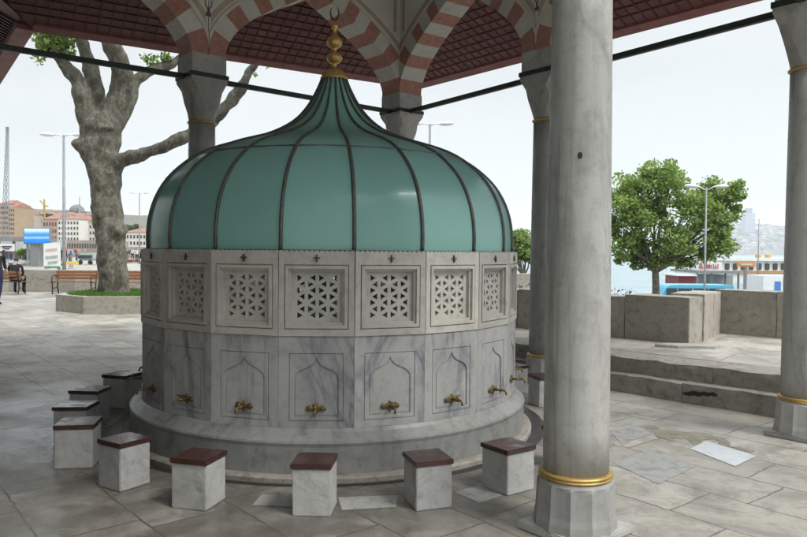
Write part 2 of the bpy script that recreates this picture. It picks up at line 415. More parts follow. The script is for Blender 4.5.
# polygon vertex k at angle th (from -Y, toward +X)
def fang(k): return TH0 + k * 2 * pi / NS
fountain = empty('ablution_fountain', FC, 0, 'large round marble ablution fountain with carved lattice screens and a green glass dome', 'fountain')
HWID = FR * sin(pi / NS); APO = FR * cos(pi / NS)
Z0, ZB, ZC = .336, .996, 1.601

def ogee(cx, hw, zb, zs, za, n=8):
    pts = [(cx - hw, zb), (cx + hw, zb), (cx + hw, zs)]
    def half(t):      # from shoulder (1) to apex (0)
        return t
    prof = [(1., 0), (.97, .12), (.86, .27), (.66, .42), (.42, .52), (.24, .62), (.11, .77), (.03, .92)]
    for a, b in prof[1:]: pts.append((cx + hw * a, zs + (za - zs) * b))
    pts.append((cx, za))
    for a, b in reversed(prof[1:]): pts.append((cx - hw * a, zs + (za - zs) * b))
    pts.append((cx - hw, zs)); return pts

def lower_panel():
    bm = BM(); w = HWID - .0012
    plate(bm, rect(-w, w, Z0 - .05, ZB - .001), [], -.07, -.010)
    plate(bm, rect(-w, w, Z0 - .05, ZB - .002), [rect(-.192, .192, .395, .875)], -.0095, .0)
    plate(bm, rect(-.187, .187, .400, .870), [ogee(0, .158, .425, .70, .845)], -.0095, -.001)
    plate(bm, ogee(0, .146, .437, .693, .825), [], -.0095, -.005)
    # thin incised line near the top
    return obj('marble_panel', bm, M['marble_low'], fountain)

def lattice_panel():
    bm = BM(); w = HWID - .0008; yo = .009
    top = []; nb = 15
    for i in range(nb):
        x1 = w - (2 * w) * i / nb; dx = 2 * w / nb
        for k in range(5):
            a = pi * k / 4
            top.append((x1 - dx / 2 + cos(a) * dx * .44, ZC - .012 + .011 * sin(a)))
    outer = [(-w, ZB + .001), (w, ZB + .001)] + top
    plate(bm, outer, [rect(-.226, .226, 1.045, 1.50)], -.03, yo)
    plate(bm, rect(-.219, .219, 1.052, 1.493), [rect(-.196, .196, 1.075, 1.47)], -.03, yo + .004)
    plate(bm, rect(-.2255, .2255, 1.046, 1.4995), [rect(-.178, .178, 1.093, 1.452)], -.045, -.008)
    # lattice
    pw = .0765; ph = .0442; holes = []
    zc0 = 1.405; s = .50
    for c in range(4):
        xl = -2 * pw + c * pw
        for r in range(7):
            zc = zc0 - r * ph
            right = ((c + r) % 2 == 0) if True else False   # base at left, apex right
            side = 2 * ph
            if right: tri = [(xl, zc - ph), (xl + pw, zc), (xl, zc + ph)]
            else: tri = [(xl + pw, zc - ph), (xl + pw, zc + ph), (xl, zc)]
            cx = sum(p[0] for p in tri) / 3; cz = zc
            holes.append([(cx + (p[0] - cx) * s, cz + (p[1] - cz) * s) for p in tri])
    plate(bm, rect(-.185, .185, 1.086, 1.459), holes, -.07, -.034)
    return obj('lattice_screen', bm, M['marble_up'], fountain)

def tap():
    bm = BM()
    z = .487
    for dx, rx, rz_ in ((-.045, .028, .021), (.045, .028, .021), (0, .034, .028), (0, .015, .042)):
        Mx = Matrix.Translation((dx, .004, z)) @ Matrix.Diagonal((rx, .008, rz_, 1))
        bmesh.ops.create_uvsphere(bm, u_segments=14, v_segments=8, radius=1, matrix=Mx)
    tube(bm, [(0, 0, z), (0, .05, z), (0, .075, z)], [.011, .010, .013], 10)
    tube(bm, spline([(0, .07, z), (0, .10, z + .003), (0, .118, z - .008), (0, .122, z - .032)], 3), [.010] * 5 + [.008] * 5, 10)
    tube(bm, [(0, .073, z), (0, .073, z + .034)], [.008, .006], 8)
    tube(bm, [(-.024, .073, z + .036), (0, .073, z + .038), (.024, .073, z + .036)], [.004, .007, .004], 8)
    return bm
def clamp():
    bm = BM(); z = 1.545
    box(bm, (0, .014, z), (.008, .010, .052)); box(bm, (0, .0155, z + .002), (.046, .008, .008)); box(bm, (0, .018, z - .016), (.013, .012, .010))
    return bm
lp = lower_panel(); up = lattice_panel()
tp = obj('tap', tap(), M['brass'], lp, smooth=True); cl = obj('iron_clamp', clamp(), M['rust'], up)
def put(o, k):
    a = TH0 + (k + .5) * 2 * pi / NS
    o.location = (APO * sin(a), -APO * cos(a), 0); o.rotation_euler = (0, 0, a + pi)   # local +y outward
    return o
put(lp, 0); put(up, 0)
for k in range(1, NS):
    put(inst(lp, fountain), k); put(inst(up, fountain), k)
# ledge, base course, tank
bm = BM(); lathe(bm, [(1.60, .30), (1.60, .352), (1.705, .348), (1.725, .325), (1.765, .292), (1.787, .276), (1.792, .262), (1.785, .235), (1.785, .05), (1.60, .05)], 80, capb=False, capt=False)
obj('ledge', bm, M['marble_ledge'], fountain, smooth=False)
bm = BM(); lathe(bm, [(1.60, .0), (1.60, .051), (1.84, .048), (1.855, .035), (1.855, -.08)], 80, capb=False, capt=False)
obj('base_course', bm, M['oldstone'], fountain)
bm = BM(); lathe(bm, [(0, 1.02), (1.60, 1.02), (1.60, .9), (0, .9)], 40, capb=False, capt=False); obj('water_tank', bm, plain('tank_stone', (.30, .31, .30), .6), fountain)
bm = BM(); lathe(bm, [(1.60, 1.59), (1.60, 1.604), (1.69, 1.604), (1.69, 1.57)], NS, capb=False, capt=False, ph=TH0 - pi / 2)
obj('dome_sill', bm, M['rib'], fountain)
# dome
PR = [(1.652, 1.602), (1.655, 1.68), (1.652, 1.76), (1.64, 1.86), (1.612, 1.97), (1.565, 2.08), (1.495, 2.19), (1.40, 2.29), (1.28, 2.385), (1.14, 2.462), (.98, 2.522), (.81, 2.575), (.65, 2.63), (.51, 2.695), (.395, 2.77), (.30, 2.86), (.225, 2.96), (.165, 3.07), (.125, 3.16), (.112, 3.20)]
PP = [(v.x, v.y) for v in spline([(r, z, 0) for r, z in PR], 2)]
ZT = 2.40
bm = BM()
n = len(PP); ha = pi / NS
vl = [bm.verts.new((-r * sin(ha), r * cos(ha), z)) for r, z in PP]; vr = [bm.verts.new((r * sin(ha), r * cos(ha), z)) for r, z in PP]
vm = [bm.verts.new((0, r * cos(ha) + .012 * min(1, r), z)) for r, z in PP]
for i in range(n - 1):
    for a, b in ((vl, vm), (vm, vr)): bm.faces.new((a[i], b[i], b[i + 1], a[i + 1]))
pane = obj('glass_pane', bm, M['glass'], fountain, smooth=True)
bm = BM()
# standing rib
pts = [(0, r + .006, z) for r, z in PP]
tube(bm, pts, [.0145 if r > .5 else .0085 + .006 * (r / .5) for r, z in PP], 8)
rib = obj('rib', bm, M['rib'], fountain, smooth=True)
def rr(o, a): o.location = (0, 0, 0); o.rotation_euler = (0, 0, a + pi); return o
rr(pane, TH0 + ha); rr(rib, TH0)
for k in range(1, NS):
    rr(inst(pane, fountain), TH0 + ha + 2 * ha * k); rr(inst(rib, fountain), TH0 + 2 * ha * k)
rt = 1.262
bm = BM(); lathe(bm, [(rt - .012, ZT - .016), (rt + .012, ZT - .014), (rt + .012, ZT + .004), (rt - .012, ZT + .006)], NS, capb=False, capt=False, ph=TH0 - pi / 2)
obj('transom_ring', bm, M['rib'], fountain)
# finial
bm = BM(); lathe(bm, [(.0, 3.19), (.128, 3.19), (.132, 3.205), (.118, 3.225), (.112, 3.25), (.085, 3.275), (.04, 3.29), (.022, 3.30), (.020, 3.345), (.045, 3.352), (.068, 3.375), (.074, 3.40), (.066, 3.428), (.035, 3.445), (.020, 3.45), (.020, 3.485), (.04, 3.492), (.066, 3.512), (.074, 3.545), (.062, 3.58), (.035, 3.60), (.018, 3.625), (.016, 3.665), (.03, 3.672), (.034, 3.69), (.028, 3.71), (.012, 3.73), (.006, 3.75), (0, 3.75)], 28, capb=False, capt=False)
fin = obj('finial', bm, M['gold'], fountain, smooth=True)
bm = BM()
ca = [RAD(a) for a in range(-235, 56, 10)]
tube(bm, [(.045 * cos(a) * .85, 0, 3.815 + .06 * sin(a) * 1.05) for a in ca], [.0025 + .007 * sin(pi * i / (len(ca) - 1)) for i in range(len(ca))], 8)
obj('crescent', bm, M['rust'], fin, smooth=True)

# gutter channel round the fountain: a dark damp ring of old stone just above the paving
def wet():
    t = NT('damp_paving'); v = t.coord('Object'); n = t.noise(v, 2.4, 6, .65, .8); n2 = t.noise(v, 20, 5, .7)
    c = t.mix(t.val(n, .38, .62), (.10, .095, .085), (.20, .19, .17)); c = t.mix(t.val(n2, .5, .75, 0, .5), c, (.05, .05, .045))
    t.bump(n2, .3, .01); return t.set(c, t.val(n, .35, .6, .18, .5), 0, .5)
M['wet'] = wet()
bm = BM(); 
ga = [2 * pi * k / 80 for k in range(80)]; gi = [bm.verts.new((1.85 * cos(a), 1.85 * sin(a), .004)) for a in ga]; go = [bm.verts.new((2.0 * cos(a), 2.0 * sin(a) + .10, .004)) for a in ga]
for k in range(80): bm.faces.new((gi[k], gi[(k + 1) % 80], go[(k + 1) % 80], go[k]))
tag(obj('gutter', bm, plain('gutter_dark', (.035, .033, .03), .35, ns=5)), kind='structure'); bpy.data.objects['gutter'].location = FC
bm = BM(); rg = random.Random(3); ro = []
for k in range(96):
    a = 2 * pi * k / 96; d = 2.42 + .22 * noise.noise(Vector((cos(a) * 2, sin(a) * 2, 1))) + .05 * noise.noise(Vector((cos(a) * 9, sin(a) * 9, 1)))
    ro.append((d * cos(a), d * sin(a)))
vi = [bm.verts.new((2.0 * cos(2 * pi * k / 96), 2.0 * sin(2 * pi * k / 96), .004)) for k in range(96)]; vo = [bm.verts.new((x, y, .004)) for x, y in ro]
for k in range(96): bm.faces.new((vi[k], vi[(k + 1) % 96], vo[(k + 1) % 96], vo[k]))

def ringpav():
    m = M['paving'].copy(); m.name = 'damp_ring_paving'; return m
bm.free()

# ------------------------------------------------------------------ stools
def stool_kind():
    t = empty('stool')
    bm = BM(); box(bm, (0, 0, .14), (.238, .238, .28), bev=.005)
    bmesh.ops.subdivide_edges(bm, edges=[e for e in bm.edges if e.calc_length() > .1], cuts=9, use_grid_fill=True)
    for v in bm.verts: v.co += v.normal * (noise.noise(v.co * 22) * .0018 - max(0, noise.noise(v.co * 14 + Vector((3, 1, 7))) - .3) * .006)
    obj('marble_block', bm, M['stool'], t)
    bm = BM(); box(bm, (0, 0, .2965), (.256, .256, .031), bev=.004); obj('seat_slab', bm, M['red_slab'], t)
    return t
proto = stool_kind()
SI = [(-15.5, 2.30, -15.5, 1.0, 1.0, 'white marble stool with dark red top, third stool left of the big front column'),
      (3.2, 2.31, -4, .98, 1.02, 'white marble stool with dark red top, directly below the brass tap in the centre'),
      (20.8, 2.33, 19, 1.0, .98, 'white marble stool with glossy brown-red top, second stool left of the big front column'),
      (36.5, 2.33, 35, 1.05, .96, 'white marble stool with shiny red top, nearest left of the big front column'),
      (54, 2.33, 54, 1.0, 1.0, 'marble stool mostly hidden behind the big front column'),
      (-33, 2.24, -33, .98, 1.02, 'grey marble stool whose wet red top mirrors the sky, second from left'),
      (-51, 2.25, 11, 1.1, 1.02, 'marble stool standing in front of its twin, leftmost of the front stools'),
      (-69, 2.20, 3, 1.1, .98, 'marble stool half hidden behind the leftmost front stool'),
      (-86, 2.23, -3, 1.08, 1.0, 'shaded stool with dark shiny top between two others at the far left'),
      (-104, 2.27, -18, 1.12, 1.05, 'dark shaded stool farthest back on the left side, touching the fountain outline'),
      (109, 2.27, 108, 1.0, 1.0, 'marble stool with red top standing in front of the gold ringed rear right column'),
      (126, 2.38, 126, 1.0, 1.0, 'grey marble stool farthest back on the right, seen past the side tap')]
for i, (a, R, rot, s, hz, lab) in enumerate(SI):
    o = proto if i == 0 else inst(proto)
    o.location = (FC.x + R * sin(RAD(a)), FC.y - R * cos(RAD(a)), 0); o.rotation_euler = (RAD(random.uniform(-.8, .8)), RAD(random.uniform(-.8, .8)), RAD(rot)); o.scale = (s, s, hz)
    tag(o, lab, 'stool', 'marble stools around the fountain')

# ------------------------------------------------------------------ pavilion
a_ = Vector((.7651, .6439, 0)); b_ = Vector((-.5856, .8106, 0))
P_M = Vector((1.0, 4.01, 0)); P_R = Vector((3.53, 6.14, 0)); P_RR = Vector((1.74, 8.62, 0)); P_CR = Vector((-.05, 11.1, 0)); P_LR = Vector((-2.58, 8.97, 0))
P_L = Vector((-5.20, 6.98, 0)); P_F = P_M * 2 - P_R; P_ML = (P_L + P_F) / 2
pav = empty('fountain_pavilion', (P_R + P_L) / 2, 0, 'stone canopy of striped red and white arches on marble columns around the fountain', 'pavilion')
pav_inv = -pav.location.copy()
def pl(v): return Vector(v) + pav_inv
ZRING, ZCOL, ZROD, ZSP, ZTOP = .338, 3.21, 3.75, 4.03, 5.75

def column(P, rz):
    bm = BM()
    prof = [(.186, .355), (.1855, .6)] + [(.186 - .022 * ((z - .355) / 2.85) ** 1.3, z) for z in (1.0, 1.5, 2.0, 2.5, 2.9, 3.19)]
    lathe(bm, prof, 40)
    o = obj('column', bm, M['shaft'], pav, smooth=True, loc=pl(P), rz=rz)
    o.data.polygons[-1].use_smooth = False; o.data.polygons[-2].use_smooth = False
    # rings
    bm = BM(); lathe(bm, [(.18, .320), (.202, .322), (.210, .327), (.209, .333), (.201, .338), (.201, .341), (.209, .346), (.208, .352), (.200, .357), (.190, .360), (.18, .360)], 40, capb=False, capt=False)
    obj('gilt_ring', bm, M['goldpaint'], o, smooth=True)
    bm = BM(); lathe(bm, [(.15, 3.185), (.170, 3.187), (.182, 3.196), (.182, 3.208), (.170, 3.216), (.15, 3.22)], 40, capb=False, capt=False)
    obj('gilt_collar', bm, M['goldpaint'], o, smooth=True)
    # faceted base with tapering petals
    bm = BM(); nf = 12; rings = []
    for r, z, amp in ((.233, .045, 1), (.231, .09, 1), (.224, .13, 1), (.220, .20, 1), (.217, .285, 1), (.214, .300, .3), (.203, .320, 0)):
        ring = []
        for k in range(nf * 4):
            a = 2 * pi * k / (nf * 4); q_ = k % 4
            fl = cos(pi / nf) / cos(pi / nf - q_ * 2 * pi / (nf * 4))
            rr_ = r * (1 + (fl - 1) * amp) + (.0035 * amp if q_ == 0 else 0)
            ring.append(bm.verts.new((rr_ * cos(a), rr_ * sin(a), z)))
        rings.append(ring)
    for A, B in zip(rings, rings[1:]):
        for k in range(nf * 4): bm.faces.new((A[k], A[(k + 1) % (nf * 4)], B[(k + 1) % (nf * 4)], B[k]))
    bm.faces.new(rings[-1])
    bs = obj('base', bm, M['base'], o)
    bm = BM(); box(bm, (0, 0, .0225), (.475, .475, .045), bev=.008); 
    obj('plinth', bm, M['base'], o)
    # capital with triangular facets
    bm = BM(); n16 = 16
    def sq(h, k):
        a = 2 * pi * k / n16; m = max(abs(cos(a)), abs(sin(a))); return (h * cos(a) / m, h * sin(a) / m)
    lv = []
    for z, r, ho, mixs in ((3.22, .160, 0, 0), (3.33, .172, .5, .1), (3.46, .186, 0, .35), (3.59, .205, .5, .65), (3.70, .229, 0, 1), (3.75, .236, 0, 1)):
        ring = []
        for k in range(n16):
            a = 2 * pi * (k + ho) / n16; x, y = r * cos(a), r * sin(a); X, Y = sq(.232 if z < 3.7 else .238, k + ho)
            rr2 = 1 + (.04 if (k % 2 and 3.25 < z < 3.6) else 0)
            ring.append(bm.verts.new(((x * (1 - mixs) + X * mixs) * rr2, (y * (1 - mixs) + Y * mixs) * rr2, z)))
        lv.append((ring, ho))
    for (A, ha_), (B, hb_) in zip(lv, lv[1:]):
        for k in range(n16):
            k2 = (k + 1) % n16
            if ha_ == hb_: bm.faces.new((A[k], A[k2], B[k2], B[k]))
            elif hb_ > ha_: bm.faces.new((A[k], A[k2], B[k])); bm.faces.new((B[k], A[k2], B[k2]))
            else: bm.faces.new((A[k], B[k2], B[k])); bm.faces.new((A[k], A[k2], B[k2]))
    obj('capital', bm, M['capital'], o)
    bm = BM(); box(bm, (0, 0, 3.89), (.452, .452, .28), bev=.004); obj('impost_block', bm, M['capital'], o)
    bm = BM()
    for hq, zz in ((.238, 3.735), (.250, 3.735), (.250, 3.79), (.238, 3.79)): pass
    co = [(-1, -1), (1, -1), (1, 1), (-1, 1)]
    rg_ = [[bm.verts.new((x * h_, y * h_, z_)) for x, y in co] for h_, z_ in ((.232, 3.738), (.249, 3.738), (.249, 3.790), (.232, 3.790))]
    for i in range(4):
        for k in range(4): bm.faces.new((rg_[i][k], rg_[i][(k + 1) % 4], rg_[(i + 1) % 4][(k + 1) % 4], rg_[(i + 1) % 4][k]))
    obj('iron_strap', bm, M['iron'], o)
    return o
RZ = atan2(a_.y, a_.x)
for P in (P_M, P_R, P_RR, P_CR, P_LR, P_L, P_F, P_ML):
    cc = column(P, RZ)
    if P is P_M:
        dd = (-P).normalized(); an = atan2(dd.y, dd.x) - RZ; bm = BM(); lathe(bm, [(0, 0), (.014, 0), (.012, .004), (0, .004)], 12, capb=False, capt=False)
        bmesh.ops.transform(bm, matrix=Matrix.Translation((.1735 * cos(an), .1735 * sin(an), 2.13)) @ Matrix.Rotation(an, 4, 'Z') @ Matrix.Rotation(pi / 2, 4, 'Y') @ Matrix.Diagonal((1.4, 1, 1, 1)), verts=bm.verts[:]); obj('dowel_hole_shade', bm, M['black'], cc)  # black disc laid on the shaft, painted as the shade inside a dowel hole

def intrados(hs):
    k = hs / 1.43
    raw = [(1.43, 4.03), (1.428, 4.10), (1.385, 4.22), (1.30, 4.35), (1.17, 4.49), (.98, 4.64), (.75, 4.79), (.50, 4.93), (.25, 5.06), (0, 5.185)]
    pts = [(v.x * k, v.y) for v in spline([(u, z, 0) for u, z in raw], 5)]
    return pts
def resample(p, n):
    d = [0]
    for a, b in zip(p, p[1:]): d.append(d[-1] + hypot(b[0] - a[0], b[1] - a[1]))
    out = []
    for i in range(n + 1):
        t = d[-1] * i / n; k = 0
        while k < len(d) - 2 and d[k + 1] < t: k += 1
        s = (t - d[k]) / (d[k + 1] - d[k]); out.append((p[k][0] + (p[k + 1][0] - p[k][0]) * s, p[k][1] + (p[k + 1][1] - p[k][1]) * s))
    return out
def offset(p, d):
    out = []
    for i, q in enumerate(p):
        a = p[max(i - 1, 0)]; b = p[min(i + 1, len(p) - 1)]
        tx, tz = b[0] - a[0], b[1] - a[1]; L = hypot(tx, tz)
        nx, nz = tz / L, -tx / L        # tangent goes from springing up to the apex (u shrinking): normal outward = (+tz, -tx)
        if i == len(p) - 1: out.append((0., q[1] + d * 1.12)); continue
        out.append((max(0., q[0] + nx * d), q[1] + nz * d))
    return out
WH = .20   # half thickness of arch wall
def bay(P, Q, corner_p, corner_q, nst=9):
    L = (Q - P).length; hsp = L / 2 - .225; dirv = (Q - P).normalized(); rz = atan2(dirv.y, dirv.x); C = (P + Q) / 2
    I = intrados(hsp); Ir = resample(I, nst * 4); E = offset(Ir, .235)
    E = [(min(u, L / 2), z) for u, z in E]
    # ring of voussoirs: local x along the bay, y thickness
    bm = BM()
    for sgn in (-1, 1):
        for s in range(nst):
            mi = (s + 0) % 2
            seg = list(range(s * 4, s * 4 + 5))
            e = 0.0
            pin = [Ir[i] for i in seg]; pout = [E[i] for i in seg]
            y = WH + .012
            ring = [(sgn * u, z) for u, z in pin] + [(sgn * u, z) for u, z in reversed(pout)]
            fr = [bm.verts.new((u, y, z)) for u, z in ring]; bk = [bm.verts.new((u, -y, z)) for u, z in ring]
            m = len(ring); fs = []
            for i in range(4):
                j = m - 1 - i
                fs.append(bm.faces.new((fr[i], fr[i + 1], fr[j - 1], fr[j]))); fs.append(bm.faces.new((bk[i], bk[j], bk[j - 1], bk[i + 1])))
            for i in range(m): fs.append(bm.faces.new((fr[i], bk[i], bk[(i + 1) % m], fr[(i + 1) % m])))
            for f in fs: f.material_index = mi
    bm2 = bm
    o = obj('arch', bm2, [M['red_stone'], M['white_stone']], pav, loc=pl(C), rz=rz)
    # wall above
    Ew = offset(resample(I, 36), .21); Ew = [(min(u, L / 2 - .001), z) for u, z in Ew]
    bm = BM()
    outer = [(L / 2, 4.03)]
    poly = [(L / 2, ZTOP)] + [(-L / 2, ZTOP)] + [(-L / 2, 4.034)] + [(-u, z) for u, z in Ew if u < L / 2 - .002] + [(u, z) for u, z in reversed(Ew) if u < L / 2 - .002 and u > 0] + [(L / 2, 4.034)]
    plate(bm, poly, [], -WH, WH)
    obj('spandrel', bm, M['plaster'], o)
    # painted and moulded lines on both faces
    for nm, d0, d1, pr, mt_ in (('moulding', .236, .275, .022, M['cream']), ('painted_band', .31, .375, .004, M['tan'])):
        bm = BM(); A = offset(Ir, d0); B = offset(Ir, d1); 
        lim = L / 2 - (.0 if d0 < .3 else .03)
        for sy in (-1, 1):
            for sgn in (-1, 1):
                lim2 = lim
                if (sgn < 0 and corner_p) or (sgn > 0 and corner_q): lim2 = L / 2 - .2
                for i in range(len(Ir) - 1):
                    qa, qb, qc, qd = A[i], A[i + 1], B[i + 1], B[i]
                    if min(qa[0], qb[0]) > lim2: continue
                    cl_ = lambda q: (sgn * min(q[0], lim2), q[1])
                    q4 = [cl_(q) for q in (qa, qb, qc, qd)]
                    y1 = sy * (WH + pr); y0 = sy * (WH - .004)
                    v1 = [bm.verts.new((u, y1, z)) for u, z in q4]; v0 = [bm.verts.new((u, y0, z)) for u, z in q4]
                    try:
                        bm.faces.new(v1)
                        for k in (1, 3) if 0 else (0, 2):
                            kk = (k + 1) % 4; bm.faces.new((v1[k], v1[kk], v0[kk], v0[k]))
                    except ValueError: pass
        bmesh.ops.remove_doubles(bm, verts=bm.verts[:], dist=1e-4)
        obj(nm, bm, mt_, o)
    # vertical bands at ends
    bm = BM()
    for sgn, cn in ((-1, corner_p), (1, corner_q)):
        x = L / 2 - (.2 + .11 if cn else .0)
        for sy in (-1, 1):
            if cn: box(bm, (sgn * x, sy * (WH + .002), 5.33), (.06, .006, .80))
    if bm.verts: obj('corner_band', bm, M['tan'], o)
    else: bm.free()
    bm = BM()
    for sgn, cn in ((-1, corner_p), (1, corner_q)):
        if cn: continue
        for sy in (-1, 1):
            # half of the small tulip motif above the pier
            x = sgn * (L / 2 - .0); y = sy * (WH + .003)
            for dx0, dx1, z0, z1 in ((.0, .028, 4.50, 4.54), (.0, .012, 4.54, 4.60)):
                box(bm, (x - sgn * (dx0 + dx1) / 2, y, (z0 + z1) / 2), (dx1 - dx0, .008, z1 - z0))
            tube(bm, [(x - sgn * .008, y, 4.60), (x - sgn * .035, y, 4.635), (x - sgn * .035, y, 4.68), (x - sgn * .05, y, 4.70)], .006, 6)
    if bm.verts: obj('tulip_motif', bm, M['motif'], o)
    else: bm.free()
    # tie rod
    bm = BM(); box(bm, (0, 0, ZROD + .012), (L - .44, .06, .062), bev=.006)
    obj('tie_rod', bm, M['iron'], pav, loc=pl(C), rz=rz)
    return o
bay(P_LR, P_CR, False, True); bay(P_L, P_LR, True, False); bay(P_CR, P_RR, True, False); bay(P_RR, P_R, False, True)
bay(P_R, P_M, True, False); bay(P_M, P_F, False, True); bay(P_F, P_ML, True, False); bay(P_ML, P_L, False, True)
# corner posts fill the notch
for P in (P_CR, P_R, P_L, P_F):
    bm = BM(); box(bm, (0, 0, (4.04 + ZTOP) / 2), (.392, .392, ZTOP - 4.04)); obj('corner_post', bm, M['plaster'], pav, loc=pl(P), rz=RZ)

# eaves: outer edge polygon and where it meets the wall
ZE, ZI = 4.785, 5.62
E_CR = Vector((.27, 13.72, 0)); E_L = Vector((-5.43, 10.3, 0)); E_R = Vector((5.96, 6.96, 0))
E_F = P_F - b_ * 1.8 + a_ * .3
E_F = Vector((.35, 1.75, 0)) ; E_R2 = E_R
def nrm(P, Q, k=.2):
    d = (Q - P).normalized(); return Vector((d.y, -d.x, 0)) * k
cen = (P_R + P_L) / 2
def eave(Eo1, Eo2, I1, I2, name='eave_soffit'):
    o1 = Vector((Eo1.x, Eo1.y, ZE)); o2 = Vector((Eo2.x, Eo2.y, ZE)); 
    dh = Vector((Eo2.x - Eo1.x, Eo2.y - Eo1.y, 0)).normalized(); nh = Vector((-dh.y, dh.x, 0))
    g1 = abs((I1 - Eo1).dot(nh)); g2 = abs((I2 - Eo1).dot(nh))
    i1 = Vector((I1.x, I1.y, ZE + .44 * g1)); i2 = Vector((I2.x, I2.y, ZE + .44 * g2))
    bm = BM(); quad(bm, o1, o2, i2, i1); 
    up_ = Vector((0, 0, .06)); quad(bm, o1 + up_, i1 + up_, i2 + up_, o2 + up_)
    s = obj(name, bm, M['wood'], pav)
    s.location = pav_inv
    # battens: a square grid lying on the underside
    dirv = (o2 - o1).normalized(); nv = (i1 - o1); nv = (nv - dirv * nv.dot(dirv)); Ln = nv.length; nv.normalize()
    down = dirv.cross(nv); 
    if down.z > 0: down = -down
    Ltot = (o2 - o1).length
    s1 = (i1 - o1).dot(dirv); s2 = (i2 - o1).dot(dirv)
    bm = BM()
    def bar(p, q, w_, h_):
        t = (q - p).normalized(); sd_ = t.cross(down)
        c = []
        for e in (p, q):
            c.append([bm.verts.new(e + sd_ * (w_ / 2) * a + down * (h_ * b)) for a, b in ((-1, -.2), (1, -.2), (1, 1), (-1, 1))])
        for k in range(4): bm.faces.new((c[0][k], c[0][(k + 1) % 4], c[1][(k + 1) % 4], c[1][k]))
    st = .165; nn = int(Ln / st)
    L1 = Ln; L2 = (i2 - o1).dot(nv); s2 = (i2 - o1).dot(dirv)
    for j in range(1, int(max(L1, L2) / st) + 1):
        v = .16 + j * st
        xa = s1 * v / L1 if v <= L1 else s1 + (s2 - s1) * (v - L1) / max(L2 - L1, 1e-3)
        xb = Ltot + (s2 - Ltot) * v / L2 if v <= L2 else s2 + (s1 - s2) * (v - L2) / max(L1 - L2, 1e-3)
        if xb - xa < .1: continue
        bar(o1 + nv * v + dirv * xa, o1 + nv * v + dirv * xb, .02, .016)
    xmin, xmax = min(0, s1), max(Ltot, s2)
    i = 0
    while xmin + i * st < xmax:
        x = xmin + i * st; i += 1; v0 = .14
        v1 = L1 + (L2 - L1) * (x - s1) / (s2 - s1) if s1 <= x <= s2 else 9
        if x < s1 and s1 > 0: v1 = L1 * x / s1
        if x > s2 and s2 < Ltot: v1 = L2 * (Ltot - x) / (Ltot - s2)
        if x < 0: v0 = L1 * x / s1
        if x > Ltot: v0 = L2 * (x - Ltot) / (s2 - Ltot)
        if v1 - v0 < .1 or v1 > 5: continue
        bar(o1 + dirv * x + nv * v0, o1 + dirv * x + nv * v1, .02, .012)
    bt = obj('batten_grid', bm, M['batten'], s)
    bm = BM()
    # edge board
    def board(p0, p1, w_, h_, off):
        bar_p = p0 + nv * off; bar_q = p1 + nv * off
        t = (p1 - p0).normalized()
        c = []
        for e in (bar_p, bar_q):
            c.append([bm.verts.new(e + nv * a + Vector((0, 0, b))) for a, b in ((0, -.035), (w_, -.035), (w_, .10), (0, .10))])
        for k in range(4): bm.faces.new((c[0][k], c[0][(k + 1) % 4], c[1][(k + 1) % 4], c[1][k]))
        bm.faces.new(c[0]); bm.faces.new(c[1][::-1])
    board(o1, o2, .15, .13, -.01)
    obj('edge_board', bm, M['fascia'], s)
    return s
iCR = P_CR + (a_ + b_) * .2; iL = P_L + (b_ - a_) * .2; iR = P_R + (a_ - b_) * .2; iF = P_F - (a_ + b_) * .2
eave(E_L, E_CR, E_L - (a_ + b_) * 1.8, iCR)
eave(E_CR, E_R, iCR, iR)
E_F1 = E_R + (P_F - P_R) + Vector((-.1, .1, 0))
eave(E_R, E_F1, iR, iF)
# inner ceiling and lead roof
bm = BM(); pts = [P_CR, P_L, P_F, P_R]; 
ap = Vector((cen.x, cen.y, 6.9)); 
for i in range(4):
    p, q = pts[i], pts[(i + 1) % 4]
    bm.faces.new([bm.verts.new((p.x, p.y, ZTOP - .02)), bm.verts.new((q.x, q.y, ZTOP - .02)), bm.verts.new(ap)])
o = obj('ceiling', bm, M['plaster'], pav); o.location = pav_inv
bm = BM(); ap = Vector((cen.x, cen.y, 8.2))
pts = [(E_CR, ZE + .09), (E_L, ZE + .09), (P_L - a_ * .6, 7.0), (P_F - a_ * .6, 7.0), (E_F1, ZE + .09), (E_R, ZE + .09)]
for i in range(6):
    (p, zp), (q, zq) = pts[i], pts[(i + 1) % 6]
    bm.faces.new([bm.verts.new((p.x, p.y, zp)), bm.verts.new((q.x, q.y, zq)), bm.verts.new(ap)])
o = obj('lead_roof', bm, M['lead'], pav); o.location = pav_inv

